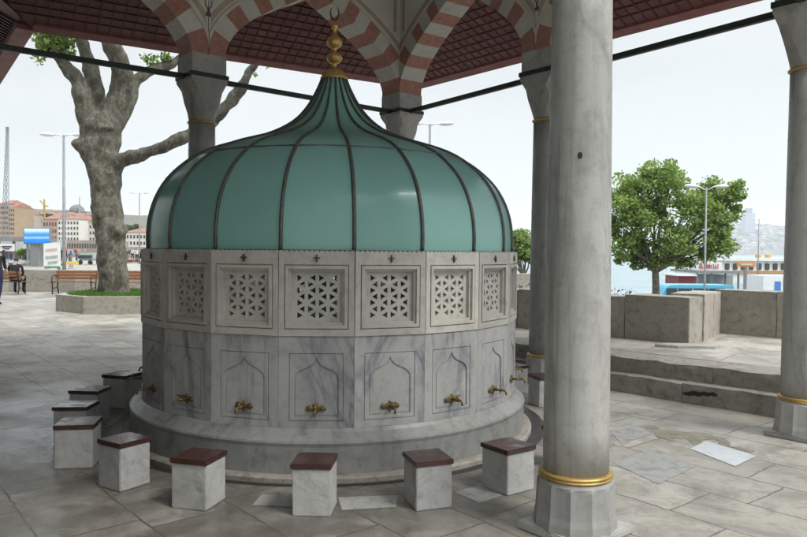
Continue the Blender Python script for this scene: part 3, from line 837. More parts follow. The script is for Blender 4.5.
# ------------------------------------------------------------------ mosque portico on the left
por = empty('mosque_portico', P_L - a_ * 2, 0, 'long wooden eave of the mosque porch at the upper left, dark slatted underside', 'porch')
pinv = -por.location
e0 = E_L + Vector((0, 0, 0)); dn = b_
A0 = e0 - b_ * 12; A1 = e0 + b_ * 9
def pt3(p, off, z): q = p - a_ * off; return Vector((q.x, q.y, z))
KP = .44
def pz(p, off, dz=0.): return pt3(p, off, ZE + KP * off + dz)
for nm_, dz, mt_ in (('porch_soffit', 0., M['wood']), ('porch_roof', .12, M['lead'])):
    bm = BM()
    bm.faces.new([bm.verts.new(q) for q in (pz(e0, 0, dz), pz(A1, 0, dz), pz(A1, 6.2, dz), pz(A0, 6.2, dz), pz(A0, 1.8, dz), pz(e0 - b_ * 1.8, 1.8, dz))])
    o = obj(nm_, bm, mt_, por); o.location = pinv
bm = BM()
for i in range(60):
    p = e0 + b_ * (.12 + i * .14)
    for k in (0,):
        A = pz(p, .22, -.002); B = pz(p, 5.8, -.002)
        t = (B - A).normalized(); sd_ = b_ * .02
        v = [bm.verts.new(A - sd_), bm.verts.new(A + sd_), bm.verts.new(B + sd_), bm.verts.new(B - sd_)]; v2 = [bm.verts.new(x.co + Vector((0, 0, -.03))) for x in v]
        bm.faces.new(v2)
        for k2 in range(4): bm.faces.new((v[k2], v[(k2 + 1) % 4], v2[(k2 + 1) % 4], v2[k2]))
o = obj('porch_slats', bm, M['batten'], por); o.location = pinv
bm = BM()
def beam(bm, p, q, off0, off1, z0, z1):
    c = [[bm.verts.new(pt3(e, o_, z)) for o_, z in ((off0, z0), (off1, z0), (off1, z1), (off0, z1))] for e in (p, q)]
    for k in range(4): bm.faces.new((c[0][k], c[0][(k + 1) % 4], c[1][(k + 1) % 4], c[1][k]))
    bm.faces.new(c[0]); bm.faces.new(c[1][::-1])
beam(bm, e0 + b_ * .0, A1, -.02, .22, ZE - .03, ZE + .05)
o = obj('porch_fascia', bm, M['fascia'], por); o.location = pinv
bm = BM(); beam(bm, A0, A1, 5.9, 6.5, 0, 7.3); o = obj('porch_wall', bm, M['wallstone'], por); o.location = pinv
# ------------------------------------------------------------------ steps, platform, parapet walls on the right
def ground_pt0(px, py, z=0.):
    d = W(px, py, 10.) - Vector((0, 0, 1.6)); k = (z - 1.6) / d.z; return Vector((d.x * k, d.y * k, z))
s0 = Vector((3.64, 6.87, 0)); s1 = Vector((2.43, 8.13, 0)); sdv = (s1 - s0).normalized(); snv = Vector((-sdv.y, sdv.x, 0))
if snv.x < 0: snv = -snv
PZ = .395
def sp(t, n_, z=0.): q = s0 + sdv * t + snv * n_; return Vector((q.x, q.y, z))
rzS = atan2(sdv.y, sdv.x)
def rough_block(t0, t1, n0, n1, z0, z1, name, seed, mat='oldstone', cuts=7):
    bm = BM(); nx, nz_ = max(3, int((t1 - t0) / .07)), 3
    L = t1 - t0
    vs = {}
    box(bm, (L / 2, (n1 - n0) / 2, (z1 + z0) / 2), (L, n1 - n0, z1 - z0))
    bmesh.ops.subdivide_edges(bm, edges=[e for e in bm.edges if abs((e.verts[0].co - e.verts[1].co).x) > L * .9], cuts=nx)
    bmesh.ops.subdivide_edges(bm, edges=[e for e in bm.edges if abs((e.verts[0].co - e.verts[1].co).z) > (z1 - z0) * .9], cuts=3)
    for v in bm.verts:
        k = Vector((v.co.x * 5 + seed, v.co.y * 5, v.co.z * 9)); d = noise.noise(k) * .014 + noise.noise(k * 3) * .006
        if v.co.z > z1 - .001: v.co.z += d * .7 - (.012 if v.co.y < .01 else 0)
        if v.co.y < .01: v.co.y += d * 1.3
    p = sp(t0, n0)
    return bm, p
# local frame: x along sdv, y must point along snv
flip = (Vector((-sdv.y, sdv.x, 0)).dot(snv) < 0)
def place_block(name, t0, t1, n0, n1, z0, z1, seed, parent=None):
    bm, p = rough_block(t0, t1, n0, n1, z0, z1, name, seed)
    if flip: bmesh.ops.transform(bm, matrix=Matrix.Diagonal((1, -1, 1, 1)), verts=bm.verts[:])
    if parent: p = p - parent.location
    return obj(name, bm, M['oldstone'], parent, loc=p, rz=rzS)
steps = empty('stone_steps', sp(0, 0), 0, 'two worn grey stone steps rising behind the right hand columns', 'steps')
rg = random.Random(5); t = -4.2; i = 0
while t < 7:
    L = rg.uniform(1.2, 1.9)
    if -.1 < t + L and t < 2.2 and False: pass
    place_block('lower_step', t, t + L - .006, 0, .32, 0, .213 + rg.uniform(-.008, .008), i * 3.1, steps); t += L; i += 1
t = -4.0
while t < 7:
    L = rg.uniform(1.3, 2.2); place_block('upper_step', t, t + L - .006, .16, .62, .2, PZ + rg.uniform(-.004, .008), i * 3.7, steps); t += L; i += 1
# ragged dark plate on the lower step's riser, painted as shade inside a hollow
bm = BM(); hp = ground_pt0(685, 410); tt = (hp - s0).dot(sdv)
pl_ = [(-.19, .135), (-.14, .160), (-.10, .148), (-.04, .152), (.0, .136), (.07, .142), (.13, .118), (.18, .112), (.17, .088), (.11, .082), (.06, .096), (.01, .09), (-.04, .112), (-.09, .104), (-.12, .12), (-.17, .115)]
q_ = sp(tt, -.012) - steps.location
plate(bm, [(x, z) for x, z in pl_], [], 0, .004)
o = obj('painted_hollow_shade', bm, plain('hollow_shade_paint', (.03, .027, .022), .95), steps, loc=q_, rz=rzS)
# platform
K0 = Vector((3.78, 9.25, 0)); K1 = Vector((4.75, 10.7, 0)); wd = Vector((.707, -.707, 0))
bm = BM()
pf = [sp(-9, .60), sp(8, .60), K0 - wd * 9 + snv * .2, K0 + snv * .2, K1 + snv * .2, K1 + wd * 12 + snv * .2]
bm.faces.new([bm.verts.new((p.x, p.y, PZ)) for p in pf]); tag(obj('platform', bm, M['platform']), kind='structure')
# parapet walls made of big blocks
def parapet(P, d, length, inw, z0, z1, label, seed, depth=.45, blk=(.8, 1.1)):
    root = empty('parapet_wall', P, 0, label, 'wall'); rg = random.Random(seed); t = 0; rz = atan2(d.y, d.x)
    nrm_ = Vector((-d.y, d.x, 0)); sg = 1 if nrm_.dot(inw) > 0 else -1
    while t < length:
        L = rg.uniform(*blk); L = min(L, length - t); 
        if L < .15: break
        bm = BM(); hz = z1 + rg.uniform(-.02, .015)
        box(bm, (L / 2 - .0, sg * depth / 2, (z0 + hz) / 2), (L - .005, depth, hz - z0), bev=.008)
        bmesh.ops.subdivide_edges(bm, edges=[e for e in bm.edges if e.calc_length() > .3], cuts=6, use_grid_fill=True)
        for v in bm.verts:
            v.co += v.normal * (noise.noise(v.co * 4 + Vector((seed, t, 0))) * .012)
        obj('stone_block', bm, M['wallstone'], root, loc=d * t, rz=rz); t += L
    return root
parapet(K0 - wd * 8.4, wd, 8.4, snv, .3, 1.0, 'low weathered limestone parapet with blocks running behind the green tree side, ending in a corner', 11)
kd = (K1 - K0).normalized()
parapet(K0 + kd * .0 + snv * .46, (K1 - K0).normalized(), (K1 - K0).length - .2, -wd, .3, 1.04, 'short return of the limestone parapet at the corner above the loose slab', 12, blk=(.6, .8))
parapet(K1 + wd * .0, wd, 9, snv, .3, 1.05, 'far pale limestone parapet running right to the edge column', 13)
# loose slab on the platform
c = W(688, 347, 9.0); c.z = PZ
bm = BM(); prism(bm, [(-.42, -.05), (-.15, -.14), (.30, -.12), (.40, .02), (.10, .12), (-.25, .10)], .0, .035)
o = obj('loose_slab', bm, M['stool'], None, loc=(c.x, c.y, PZ + .002), rz=-.15); o.rotation_euler.x = .03
tag(o, 'thin pale broken stone slab lying flat on the platform by the wall corner', 'stone slab')
# pale replacement slab in the paving and the dirt seam next to it
def ground_pt(px, py, z=0.):
    d = W(px, py, 10.) - Vector((0, 0, 1.6)); k = (z - 1.6) / d.z; return Vector((d.x * k, d.y * k, z))
bm = BM(); bm.faces.new([bm.verts.new(ground_pt(x, y, .004)) for x, y in ((690, 448.5), (707, 440.5), (756, 456), (735, 466))])
tag(obj('pale_paving_slab', bm, marble('bluish_white_marble', (.50, .53, .55), (.4, .42, .45), 2, .3, .25, .4, rnd=False)), kind='structure')
def _unused(): pass
def blob(name, pxs, mat, z, jit=.05):
    P = [ground_pt(x, y, z) for x, y in pxs]; Q = spline([*P, P[0]], 8)[:-1]
    bm = BM(); vs = []
    for q in Q: vs.append(bm.verts.new(q + Vector((noise.noise(q * 9), noise.noise(q * 9 + Vector((5, 5, 5))), 0)) * jit))
    es = [bm.edges.new((vs[i], vs[(i + 1) % len(vs)])) for i in range(len(vs))]
    bmesh.ops.triangle_fill(bm, use_beauty=True, edges=es)
    tag(obj(name, bm, mat), kind='structure')
M['dirt'] = plain('brown_dirt', (.16, .145, .11), .9, ns=9, dark=(.26, .24, .2), bump=.3)
blob('dirt_seam', [(636, 424), (655, 428), (668, 431), (700, 433), (730, 443), (752, 450), (744, 451), (726, 446), (715, 440), (703, 438), (694, 444), (684, 437), (672, 442), (664, 436), (652, 433)], M['dirt'], .003, .12)
greyp = marble('bluish_grey_slab', (.32, .32, .305), (.2, .21, .22), 1.5, .5, 1., .5, rnd=False)
for i, pq in enumerate((((614, 463), (652, 448), (696, 466), (658, 484)), ((609, 430), (632, 421), (652, 433), (622, 444)), ((455, 492), (500, 478), (524, 487), (480, 503)), ((262, 494), (300, 496), (298, 507), (252, 505)), ((338, 497), (398, 495), (396, 507), (342, 510)))):
    bm = BM(); bm.faces.new([bm.verts.new(ground_pt(x, y, .0025)) for x, y in pq]); tag(obj('paving_slab', bm, greyp), kind='structure')
# ------------------------------------------------------------------ far left: wall, benches, planter, plane tree
rgw = Vector((1, 0, 0))
parapet(Vector((-16.5, 25.6, 0)), rgw, 22.5, Vector((0, 1, 0)), 0, .8, 'long low stone wall behind the benches across the plaza', 21, blk=(2.0, 2.6))

def bench(label):
    t = empty('park_bench')
    for k in range(4):
        bm = BM(); box(bm, (0, -.02 - .11 * k + .17, .43), (1.5, .085, .03), bev=.004); obj('seat_slat', bm, M['slat'], t)
    for k in range(3):
        bm = BM(); box(bm, (0, .24 + .03 * k, .55 + .105 * k), (1.5, .025, .085), bev=.004); obj('back_slat', bm, M['slat'], t)
    for s in (-1, 1):
        bm = BM(); x = s * .66
        tube(bm, [(x, -.22, 0), (x, -.20, .20), (x, -.24, .41)], .022, 8); tube(bm, [(x, .28, 0), (x, .20, .22), (x, .22, .42), (x, .33, .82)], .022, 8)
        tube(bm, [(x, -.24, .41), (x, .22, .41)], .02, 8); tube(bm, [(x, -.24, .41), (x, -.25, .60), (x, -.16, .64), (x, .26, .62)], .018, 8)
        tube(bm, [(x, -.20, .2), (x, .2, .22)], .014, 6)
        obj('cast_iron_frame', bm, M['black'], t)
    tag(t, label, 'bench', 'park benches along the plaza wall'); return t
bench0 = bench('wooden park bench with black iron ends standing empty left of the planter')
bp = W(73, 292, 24.5); bench0.location = (bp.x, 24.6, 0); bench0.rotation_euler.z = .05
b2 = inst(bench0); tag(b2, 'wooden park bench on which a person in black sits at the left edge'); b2.location = (W(6, 292, 24.5).x, 24.3, 0); b2.rotation_euler.z = pi + .03
b3 = inst(bench0); tag(b3, 'wooden park bench half hidden behind the tree trunk and the fountain'); b3.location = (W(141, 292, 24.5).x, 24.6, 0); b3.rotation_euler.z = 0

TC = Vector((-7.35, 18.75, 0))
plan = empty('tree_planter', TC, 0, 'low polygonal stone planter with grass around the plane tree', 'planter')
bm = BM(); oc = [(1.75 * cos(RAD(22.5 + 45 * k + 8)), 1.75 * sin(RAD(22.5 + 45 * k + 8))) for k in range(8)]; ic = [(x * .86, y * .86) for x, y in oc]
for (p, q, r, s) in [(oc[k], oc[(k + 1) % 8], ic[(k + 1) % 8], ic[k]) for k in range(8)]:
    prism(bm, [p, q, r, s], 0, .42)
obj('planter_wall', bm, M['wallstone'], plan)
bm = BM(); bm.faces.new([bm.verts.new((x * 1.01, y * 1.01, .38)) for x, y in ic]); obj('planter_soil', bm, M['soil'], plan)
bm = BM(); rg = random.Random(9)
for i in range(9000):
    a = rg.uniform(0, 2 * pi); r = 1.48 * sqrt(rg.random()); x, y = r * cos(a), r * sin(a); h = rg.uniform(.05, .13); d = rg.uniform(0, pi); w_ = .012
    bx, by = w_ * cos(d), w_ * sin(d); lx, ly = rg.uniform(-.04, .04), rg.uniform(-.04, .04)
    bm.faces.new([bm.verts.new((x - bx, y - by, .38)), bm.verts.new((x + bx, y + by, .38)), bm.verts.new((x + lx, y + ly, .38 + h))])
o = obj('grass', bm, M['grass'], None, loc=TC); tag(o, kind='stuff')

def add_leaves(bm, c, rad, n, size, rg, flat=.7):
    for _ in range(n):
        while True:
            d = Vector((rg.uniform(-1, 1), rg.uniform(-1, 1), rg.uniform(-1, 1)))
            if d.length < 1: break
        p = c + Vector((d.x * rad, d.y * rad, d.z * rad * flat))
        n_ = Vector((rg.uniform(-1, 1), rg.uniform(-1, 1), rg.uniform(-.2, 1.4))).normalized(); u = n_.orthogonal().normalized()
        u = (Matrix.Rotation(rg.uniform(0, 2 * pi), 3, n_) @ u); v = n_.cross(u); s = size * rg.uniform(.6, 1.25)
        q = [p - u * s * .5, p - v * s * .45 + n_ * s * .1, p + u * s * .5 , p + v * s * .45 + n_ * s * .1]
        f = bm.faces.new([bm.verts.new(x) for x in q])

tree = empty('plane_tree', (TC.x, TC.y, .36), 0, 'thick old plane tree with mottled bark and bare forking limbs in the planter', 'tree')
tinv = -tree.location
def TP(px, py, dy=0.): return W(px, py, 18.75 + dy)
bm = BM()
trunk = [TP(115, 297), TP(114, 290), TP(112.5, 262), TP(110, 235), TP(107, 205), TP(105.5, 180), TP(103, 160), TP(101, 143), TP(101, 128), TP(102, 116)]
sc = 18.75 / 702
rads = [18.5, 15.3, 14.2, 14, 14.5, 15.2, 16.5, 18.5, 17, 11]
tube(bm, spline(trunk, 5), [r * sc for r in lerpl(rads, 46)], 24, jit=.12, seed=4)
def limb(pxs, rs, jit=.1, seed=0, n=12):
    P = [TP(x, y, d) for x, y, d in pxs]; Q = spline(P, 5); tube(bm, Q, [r * sc for r in lerpl(rs, len(Q))], n, jit=jit, seed=seed)
limb([(100, 150, 0), (88, 148, -.15), (80, 147, -.2), (76, 150, -.2)], [13, 12, 10, 6], seed=8)
limb([(98, 160, 0), (90, 157, -.1), (84, 156, -.1)], [12, 9, 5], seed=9)
limb([(104, 205, 0), (96, 201, -.2)], [13, 9], seed=10)
limb([(112, 235, 0), (122, 228, -.2)], [12, 8], seed=12)
limb([(106, 130, -.3), (103, 112, -.3)], [9, 6], seed=13)
limb([(96, 150, 0), (86, 110, -.2), (78, 82, -.3), (62, 62, -.5), (48, 42, -.8), (38, 10, -1)], [14, 10, 8, 6.5, 5.5, 4], seed=1)
limb([(97, 130, 0), (97, 100, .2), (90, 65, .3), (80, 38, .4), (74, 5, .5), (70, -40, .5)], [15, 9.5, 7, 6.2, 5.5, 3], seed=2)
limb([(104, 130, 0), (122, 92, 0), (121, 66, -.3), (110, 42, -.6), (98, 14, -.8), (92, -40, -1)], [16, 11, 10, 9.5, 8, 4], seed=3)
limb([(108, 130, 0), (126, 100, .2), (134, 82, .4), (152, 71, .6), (176, 62, .9), (200, 40, 1)], [13, 9, 6, 5, 4.6, 3], seed=5)
limb([(108, 168, 0), (122, 160, -.2), (146, 153, -.4), (170, 144, -.6), (190, 134, -.7), (212, 122, -.8), (232, 100, -1), (243, 86, -1.1), (250, 72, -1.1), (262, 55, -1.2), (275, 20, -1.3)], [14, 8, 6.3, 5.6, 5.2, 5.6, 5.4, 5.2, 4.6, 4.2, 3], seed=6)
tr_o = obj('trunk', bm, M['bark'], tree, smooth=True); tr_o.location = tinv
md = tr_o.modifiers.new('r', 'REMESH'); md.mode = 'VOXEL'; md.voxel_size = .045; md.use_smooth_shade = True
md = tr_o.modifiers.new('sm', 'SMOOTH'); md.iterations = 6; md.factor = .5
tx = bpy.data.textures.new('gnarl', 'CLOUDS'); tx.noise_scale = .45; tx.noise_depth = 3
md = tr_o.modifiers.new('d', 'DISPLACE'); md.texture = tx; md.strength = .17; md.mid_level = .5
bm = BM(); rg = random.Random(12)
for px, py, d, r, n_ in ((50, 44, -.8, .36, 260), (62, 40, -.6, .34, 260), (44, 52, -.9, .22, 60), (68, 52, -.5, .2, 70), (38, 60, -.9, .18, 18), (152, 60, .6, .22, 50), (166, 58, .8, .22, 60), (144, 57, .4, .14, 16), (40, 20, -.8, .8, 600), (75, -10, .4, 1.2, 900), (110, -40, -.6, 1.6, 1500), (200, 20, 1, 1.3, 900), (275, 10, -1.2, 1.1, 800), (30, -40, -.5, 1.6, 1200), (150, -60, 0, 1.8, 1500), (268, 66, -1.2, .12, 5), (258, 77, -1.2, .10, 4), (65, 62, -.5, .1, 8)):
    add_leaves(bm, TP(px, py, d), r, n_, .125, rg)
cr_o = obj('crown', bm, M['leaf'], tree); cr_o.location = tinv

# ------------------------------------------------------------------ right tree and the small tree behind
def round_tree(name, base, H, blobs, nleaf, lsize, trunk_r, label, seed, group=None, leaf='leaf', split=.38):
    rg = random.Random(seed); root = empty(name, base, 0, label, 'tree', group)
    bm = BM(); th = H * split
    tube(bm, spline([(0, 0, 0), (.05, 0, th * .5), (-.02, .03, th)], 4), lerpl([trunk_r * 1.25, trunk_r, trunk_r * .85], 9), 12, jit=.08)
    for (x, y, z, r) in blobs:
        m = Vector((x * .35, y * .35, th + (z - th) * .35 - .1)); m += Vector((rg.uniform(-.1, .1), rg.uniform(-.1, .1), 0))
        Q = spline([(0, 0, th * .9), m, (x * .75, y * .75, th + (z - th) * .75), (x, y, z)], 4)
        tube(bm, Q, lerpl([trunk_r * .5, trunk_r * .28, trunk_r * .15, trunk_r * .05], len(Q)), 7)
        for k in range(5):
            d = Vector((rg.uniform(-1, 1), rg.uniform(-1, 1), rg.uniform(-.5, 1))).normalized() * r * .8
            tube(bm, [Q[int(len(Q) * .6)], Vector((x, y, z)) + d * .5, Vector((x, y, z)) + d], [trunk_r * .12, trunk_r * .07, trunk_r * .02], 5)
    obj('trunk', bm, M['bark'], root, smooth=True)
    bm = BM(); tot = sum(r ** 2 for *_, r in blobs)
    for (x, y, z, r) in blobs:
        k = int(nleaf * r * r / tot); sub = max(6, int(26 * r))
        for s in range(sub * 2):
            d = Vector((rg.uniform(-1, 1), rg.uniform(-1, 1), rg.uniform(-.8, 1)))
            d = d.normalized() * r * rg.uniform(.1, 1.15)
            add_leaves(bm, Vector((x, y, z)) + d, r * rg.uniform(.25, .6), max(3, int(k / (sub * 2))), lsize, rg, .65)
    for (x, y, z, r) in blobs:
        for _ in range(max(4, int(nleaf * .0045 * r / .5))): add_leaves(bm, Vector((x, y, z)), r * 1.32, 1, lsize * .95, rg, .9)
    obj('crown', bm, M[leaf], root)
    return root
TY = 25.0; tb = W(655, 298, TY); GQ = -1.75
def TB(px, py, r, dy=0.):
    p = W(px, py, TY); return (p.x - tb.x, dy, p.z - GQ, r * TY / 702 * 1.12)
blobs = [TB(632, 190, 16, .3), TB(655, 180, 15, -.5), TB(676, 182, 15, .6), TB(628, 215, 18, -.4), TB(655, 208, 20, .9), TB(682, 208, 18, -.6), TB(712, 192, 13, .2), TB(727, 204, 13, .5), TB(700, 215, 12, -.4),
         TB(635, 240, 14, .5), TB(664, 240, 16, -.8), TB(692, 240, 13, .5), TB(712, 245, 14, -.3), TB(727, 240, 10, .4), TB(624, 258, 7, .2), TB(655, 262, 8, -.2), TB(690, 262, 8, .4), TB(740, 185, 5, .1), TB(742, 195, 5, .1), TB(672, 170, 6, 0.), TB(710, 255, 9, .6), TB(618, 200, 12, .3), TB(610, 228, 12, .1), TB(646, 250, 13, .6), TB(676, 254, 13, .3), TB(717, 225, 13, -.2), TB(734, 192, 9, 0.), TB(650, 172, 9, .4), TB(738, 214, 7, .2), TB(620, 245, 11, -.4), TB(642, 262, 7, .4)]
round_tree('broadleaf_tree', (tb.x, TY, GQ), 6.75, blobs, 34000, .105, .13, 'bright green broadleaf tree with rounded crown growing beyond the parapet on the right', 31, 'trees on the waterfront', split=.44)
TY = 33.0; tb = W(523, 292, TY)
blobs = [TB(520, 238, 9), TB(529, 244, 8, .5), TB(512, 245, 10, -.3), TB(522, 255, 9, .2), TB(506, 258, 8), TB(531, 258, 7), TB(503, 240, 8)]
round_tree('broadleaf_tree', (tb.x, TY, GQ), 4.95, blobs, 7000, .13, .13, 'smaller leafy tree seen between the fountain dome and the rear right column', 32, 'trees on the waterfront', split=.5)

# ------------------------------------------------------------------ street lamps
def lamp(px, ytop, Y, label, arms=1.6, z_ground=0., thick=1., heads=2):
    p = W(px, ytop, Y); root = empty('street_lamp', (p.x, Y, z_ground), 0, label, 'street lamp', 'tall street lamps')
    h = p.z - z_ground
    bm = BM(); tube(bm, [(0, 0, 0), (0, 0, 1.2), (0, 0, h)], [.12 * thick, .10 * thick, .06 * thick], 8); obj('pole', bm, M['steel'], root, smooth=True)
    for s in ((-1, 1) if heads == 2 else (1,)):
        bm = BM(); tube(bm, [(0, 0, h - .1), (s * .25, 0, h + .02), (s * arms * .45, 0, h + .02)], .04 * thick, 6)
        bmesh.ops.create_uvsphere(bm, u_segments=12, v_segments=6, radius=1, matrix=Matrix.Translation((s * arms * .62, 0, h + .02)) @ Matrix.Rotation(-s * .06, 4, 'Y') @ Matrix.Diagonal((.48 * arms / 1.6, .2 * min(1, arms / 1.4), .12 * min(1, arms / 1.4), 1)))
        obj('lamp_head', bm, M['white'], root, smooth=True)
    return root
lamp(63.7, 135, 40, 'twin headed street lamp left of the old plane tree', 1.5)
lamp(430, 124, 40, 'twin headed street lamp rising behind the dome beside the central rear column', 1.5)
lamp(706.5, 187, 21.5, 'slim street lamp standing in front of the right hand tree', .75, z_ground=GQ, thick=.42)
lamp(139.5, 193, 75, 'thin distant street lamp between plane tree and fountain', 1.2, thick=.9)
lamp(759, 219, 90, 'thin distant street lamp above the ferry', 1.0, z_ground=GQ, thick=.8)

# ------------------------------------------------------------------ people
def person_mesh(pose, cols, name='person_body'):
    """pose: dict joint->(x,y,z). one continuous skinned body; colours by face height zone"""
    J = pose['j']; R = pose['r']; Ed = pose['e']
    names = list(J); me = bpy.data.meshes.new(name); me.from_pydata([J[n] for n in names], [(names.index(a), names.index(b)) for a, b in Ed], [])
    o = bpy.data.objects.new(name, me); COL.objects.link(o)
    md = o.modifiers.new('s', 'SKIN'); md.use_smooth_shade = True
    for i, n_ in enumerate(names):
        me.skin_vertices[0].data[i].radius = (R[n_], R[n_]) if not isinstance(R[n_], tuple) else R[n_]
    me.skin_vertices[0].data[names.index('pelvis')].use_root = True
    o.modifiers.new('u', 'SUBSURF').levels = 1; o.modifiers['u'].render_levels = 1
    dg = bpy.context.evaluated_depsgraph_get(); dg.update()
    m2 = bpy.data.meshes.new_from_object(o.evaluated_get(dg)); bpy.data.objects.remove(o)
    m2.name = name; m2.materials.clear()
    for c in cols: m2.materials.append(c)
    near = lambda c: min(names, key=lambda q: (Vector(J[q]) - c).length)
    zone = pose['zone']
    hd = Vector(J['head'])
    for p in m2.polygons:
        k = near(p.center); p.material_index = zone.get(k, 1)
        if k in ('head', 'top') and (p.center.y > hd.y + .01 or p.center.z > hd.z + .07): p.material_index = 3
    return m2
ST_R = {'pelvis': (.15, .11), 'waist': (.135, .10), 'chest': (.165, .11), 'neck': .055, 'head': (.085, .10), 'top': (.07, .085), 'shL': .06, 'shR': .06, 'elL': .042, 'elR': .042, 'haL': .035, 'haR': .035, 'hipL': .085, 'hipR': .085, 'knL': .06, 'knR': .06, 'anL': .045, 'anR': .045, 'toL': .04, 'toR': .04}
EDG = [('pelvis', 'waist'), ('waist', 'chest'), ('chest', 'neck'), ('neck', 'head'), ('head', 'top'), ('chest', 'shL'), ('shL', 'elL'), ('elL', 'haL'), ('chest', 'shR'), ('shR', 'elR'), ('elR', 'haR'), ('pelvis', 'hipL'), ('hipL', 'knL'), ('knL', 'anL'), ('anL', 'toL'), ('pelvis', 'hipR'), ('hipR', 'knR'), ('knR', 'anR'), ('anR', 'toR')]
ZON = {'pelvis': 2, 'waist': 1, 'chest': 1, 'neck': 0, 'head': 0, 'top': 3, 'shL': 1, 'shR': 1, 'elL': 1, 'elR': 1, 'haL': 0, 'haR': 0, 'hipL': 2, 'hipR': 2, 'knL': 2, 'knR': 2, 'anL': 2, 'anR': 2, 'toL': 3, 'toR': 3}
stand = {'pelvis': (0, 0, .95), 'waist': (0, 0, 1.1), 'chest': (0, .01, 1.33), 'neck': (0, 0, 1.48), 'head': (0, -.02, 1.6), 'top': (0, -.01, 1.68), 'shL': (-.19, 0, 1.40), 'elL': (-.25, .02, 1.13), 'haL': (-.25, -.08, .88), 'shR': (.19, 0, 1.40), 'elR': (.25, .02, 1.13), 'haR': (.25, -.08, .88), 'hipL': (-.1, 0, .88), 'knL': (-.11, -.08, .50), 'anL': (-.11, .0, .09), 'toL': (-.12, -.14, .045), 'hipR': (.1, 0, .88), 'knR': (.11, .02, .50), 'anR': (.11, .12, .09), 'toR': (.12, -.01, .045)}
sit = {'pelvis': (0, .12, .52), 'waist': (0, .12, .68), 'chest': (0, .03, .92), 'neck': (0, -.03, 1.08), 'head': (0, -.08, 1.18), 'top': (0, -.08, 1.26), 'shL': (-.19, .02, 1.0), 'elL': (-.24, -.02, .74), 'haL': (-.1, -.24, .62), 'shR': (.19, .02, 1.0), 'elR': (.24, -.02, .74), 'haR': (.1, -.24, .62), 'hipL': (-.1, .08, .51), 'knL': (-.14, -.36, .53), 'anL': (-.13, -.33, .1), 'toL': (-.14, -.47, .045), 'hipR': (.1, .08, .51), 'knR': (.14, -.36, .53), 'anR': (.13, -.28, .1), 'toR': (.14, -.42, .045)}
skin = plain('skin', (.42, .26, .19), .6); hairc = plain('dark_hair_shoes', (.03, .025, .02), .7)
CL = {n_: plain(n_ + '_cloth', c, .85) for n_, c in dict(black=(.025, .025, .028), navy=(.03, .035, .09), red=(.35, .04, .04), white=(.6, .6, .6), blue=(.08, .16, .38), grey=(.2, .2, .2), tan=(.35, .27, .18), pink=(.5, .25, .28), green=(.1, .22, .12)).items()}
def person(pose, shirt, trousers, loc, rz, label, group=None):
    m = person_mesh({'j': pose, 'r': ST_R, 'e': EDG, 'zone': ZON}, [skin, CL[shirt], CL[trousers], hairc])
    o = bpy.data.objects.new('person', m); COL.objects.link(o); o.location = loc; o.rotation_euler = (0, 0, rz)
    tag(o, label, 'person', group); return o
q = W(17, 292, 24.3); person(sit, 'black', 'black', (q.x, 24.22, 0), pi + .15 - pi * 0, 'person in black clothes sitting hunched on the bench at the left edge')
q = W(-2, 306, 19.3); person(stand, 'black', 'navy', (q.x - .02, 19.3, 0), 1.2, 'person in dark top and navy trousers cut off by the left edge of the view')
shirts = ['red', 'white', 'blue', 'black', 'tan', 'pink', 'green', 'grey', 'navy']
rg = random.Random(44); protoP = {}
wh = {'red': 'red', 'white': 'white', 'blue': 'bright blue', 'black': 'black', 'tan': 'tan', 'pink': 'pink', 'green': 'green', 'grey': 'grey', 'navy': 'navy'}
ppos = [(v[0] + 1.7 * sin(i * 2.3), v[1] * (1 + .25 * sin(i * 5.1))) for i, v in enumerate([(66, 80), (69, 95), (72.5, 70), (75.5, 82), (77.5, 90), (80, 76), (101, 85), (103, 72), (128, 74), (131, 88), (134, 79), (136, 92), (61, 98), (57, 90), (84, 100), (91, 105), (126, 96), (2, 70), (13, 82), (137.5, 70)])]
for i, (px, Y) in enumerate(ppos):
    s = shirts[i % 9]
    if s not in protoP:
        protoP[s] = person(stand, s, ['navy', 'black', 'grey'][i % 3], (0, 0, 0), 0, 'x'); o = protoP[s]
    else: o = inst(protoP[s])
    o.location = (W(px, 270, Y).x, Y, 0); o.rotation_euler.z = rg.uniform(0, 6.2)
    tag(o, 'tiny person in %s top walking on the distant square beyond the wall' % wh[s], 'person', 'people in %s on the distant square' % wh[s])

# ------------------------------------------------------------------ left background: billboard, banner, kiosk, vehicles, buildings, cranes, mosque
def bx(px0, px1, py0, py1, Y, dep, bm, mi=0, off=(0, 0, 0)):
    a = W(px0, py1, Y); b = W(px1, py0, Y)
    box(bm, ((a.x + b.x) / 2 - off[0], Y + dep / 2 - off[1], (a.z + b.z) / 2 - off[2]), (abs(b.x - a.x), dep, abs(b.z - a.z)), mi=mi)
Yb = 60
root = empty('video_billboard', (W(36, 268, Yb).x, Yb, 0), 0, 'big blue video screen on a thick grey post above the square', 'billboard'); L0 = root.location.copy()
bm = BM(); bx(30, 38.5, 243, 271, Yb, .8, bm, off=L0); obj('post', bm, M['steel'], root)
bm = BM(); bx(23.5, 49.5, 228, 244, Yb - .1, .5, bm, off=L0); obj('screen_case', bm, M['steel'], root)
t = NT('lit_screen'); v = t.coord('Generated'); sx = t.n('ShaderNodeSeparateXYZ'); t.l(v, sx.inputs[0])
c = t.ramp(t.math('ADD', sx.outputs[2], t.math('MULTIPLY', t.noise(v, 3, 3), .15)), [(.0, (.03, .18, .62)), (.35, (.05, .30, .8)), (.45, (.35, .62, .95)), (.58, (.04, .27, .75)), (.75, (.12, .4, .85)), (.95, (.6, .78, .98))])
em = t.n('ShaderNodeEmission'); t.l(c, em.inputs[0]); em.inputs[1].default_value = .8; t.l(em.outputs[0], t.out.inputs[0])
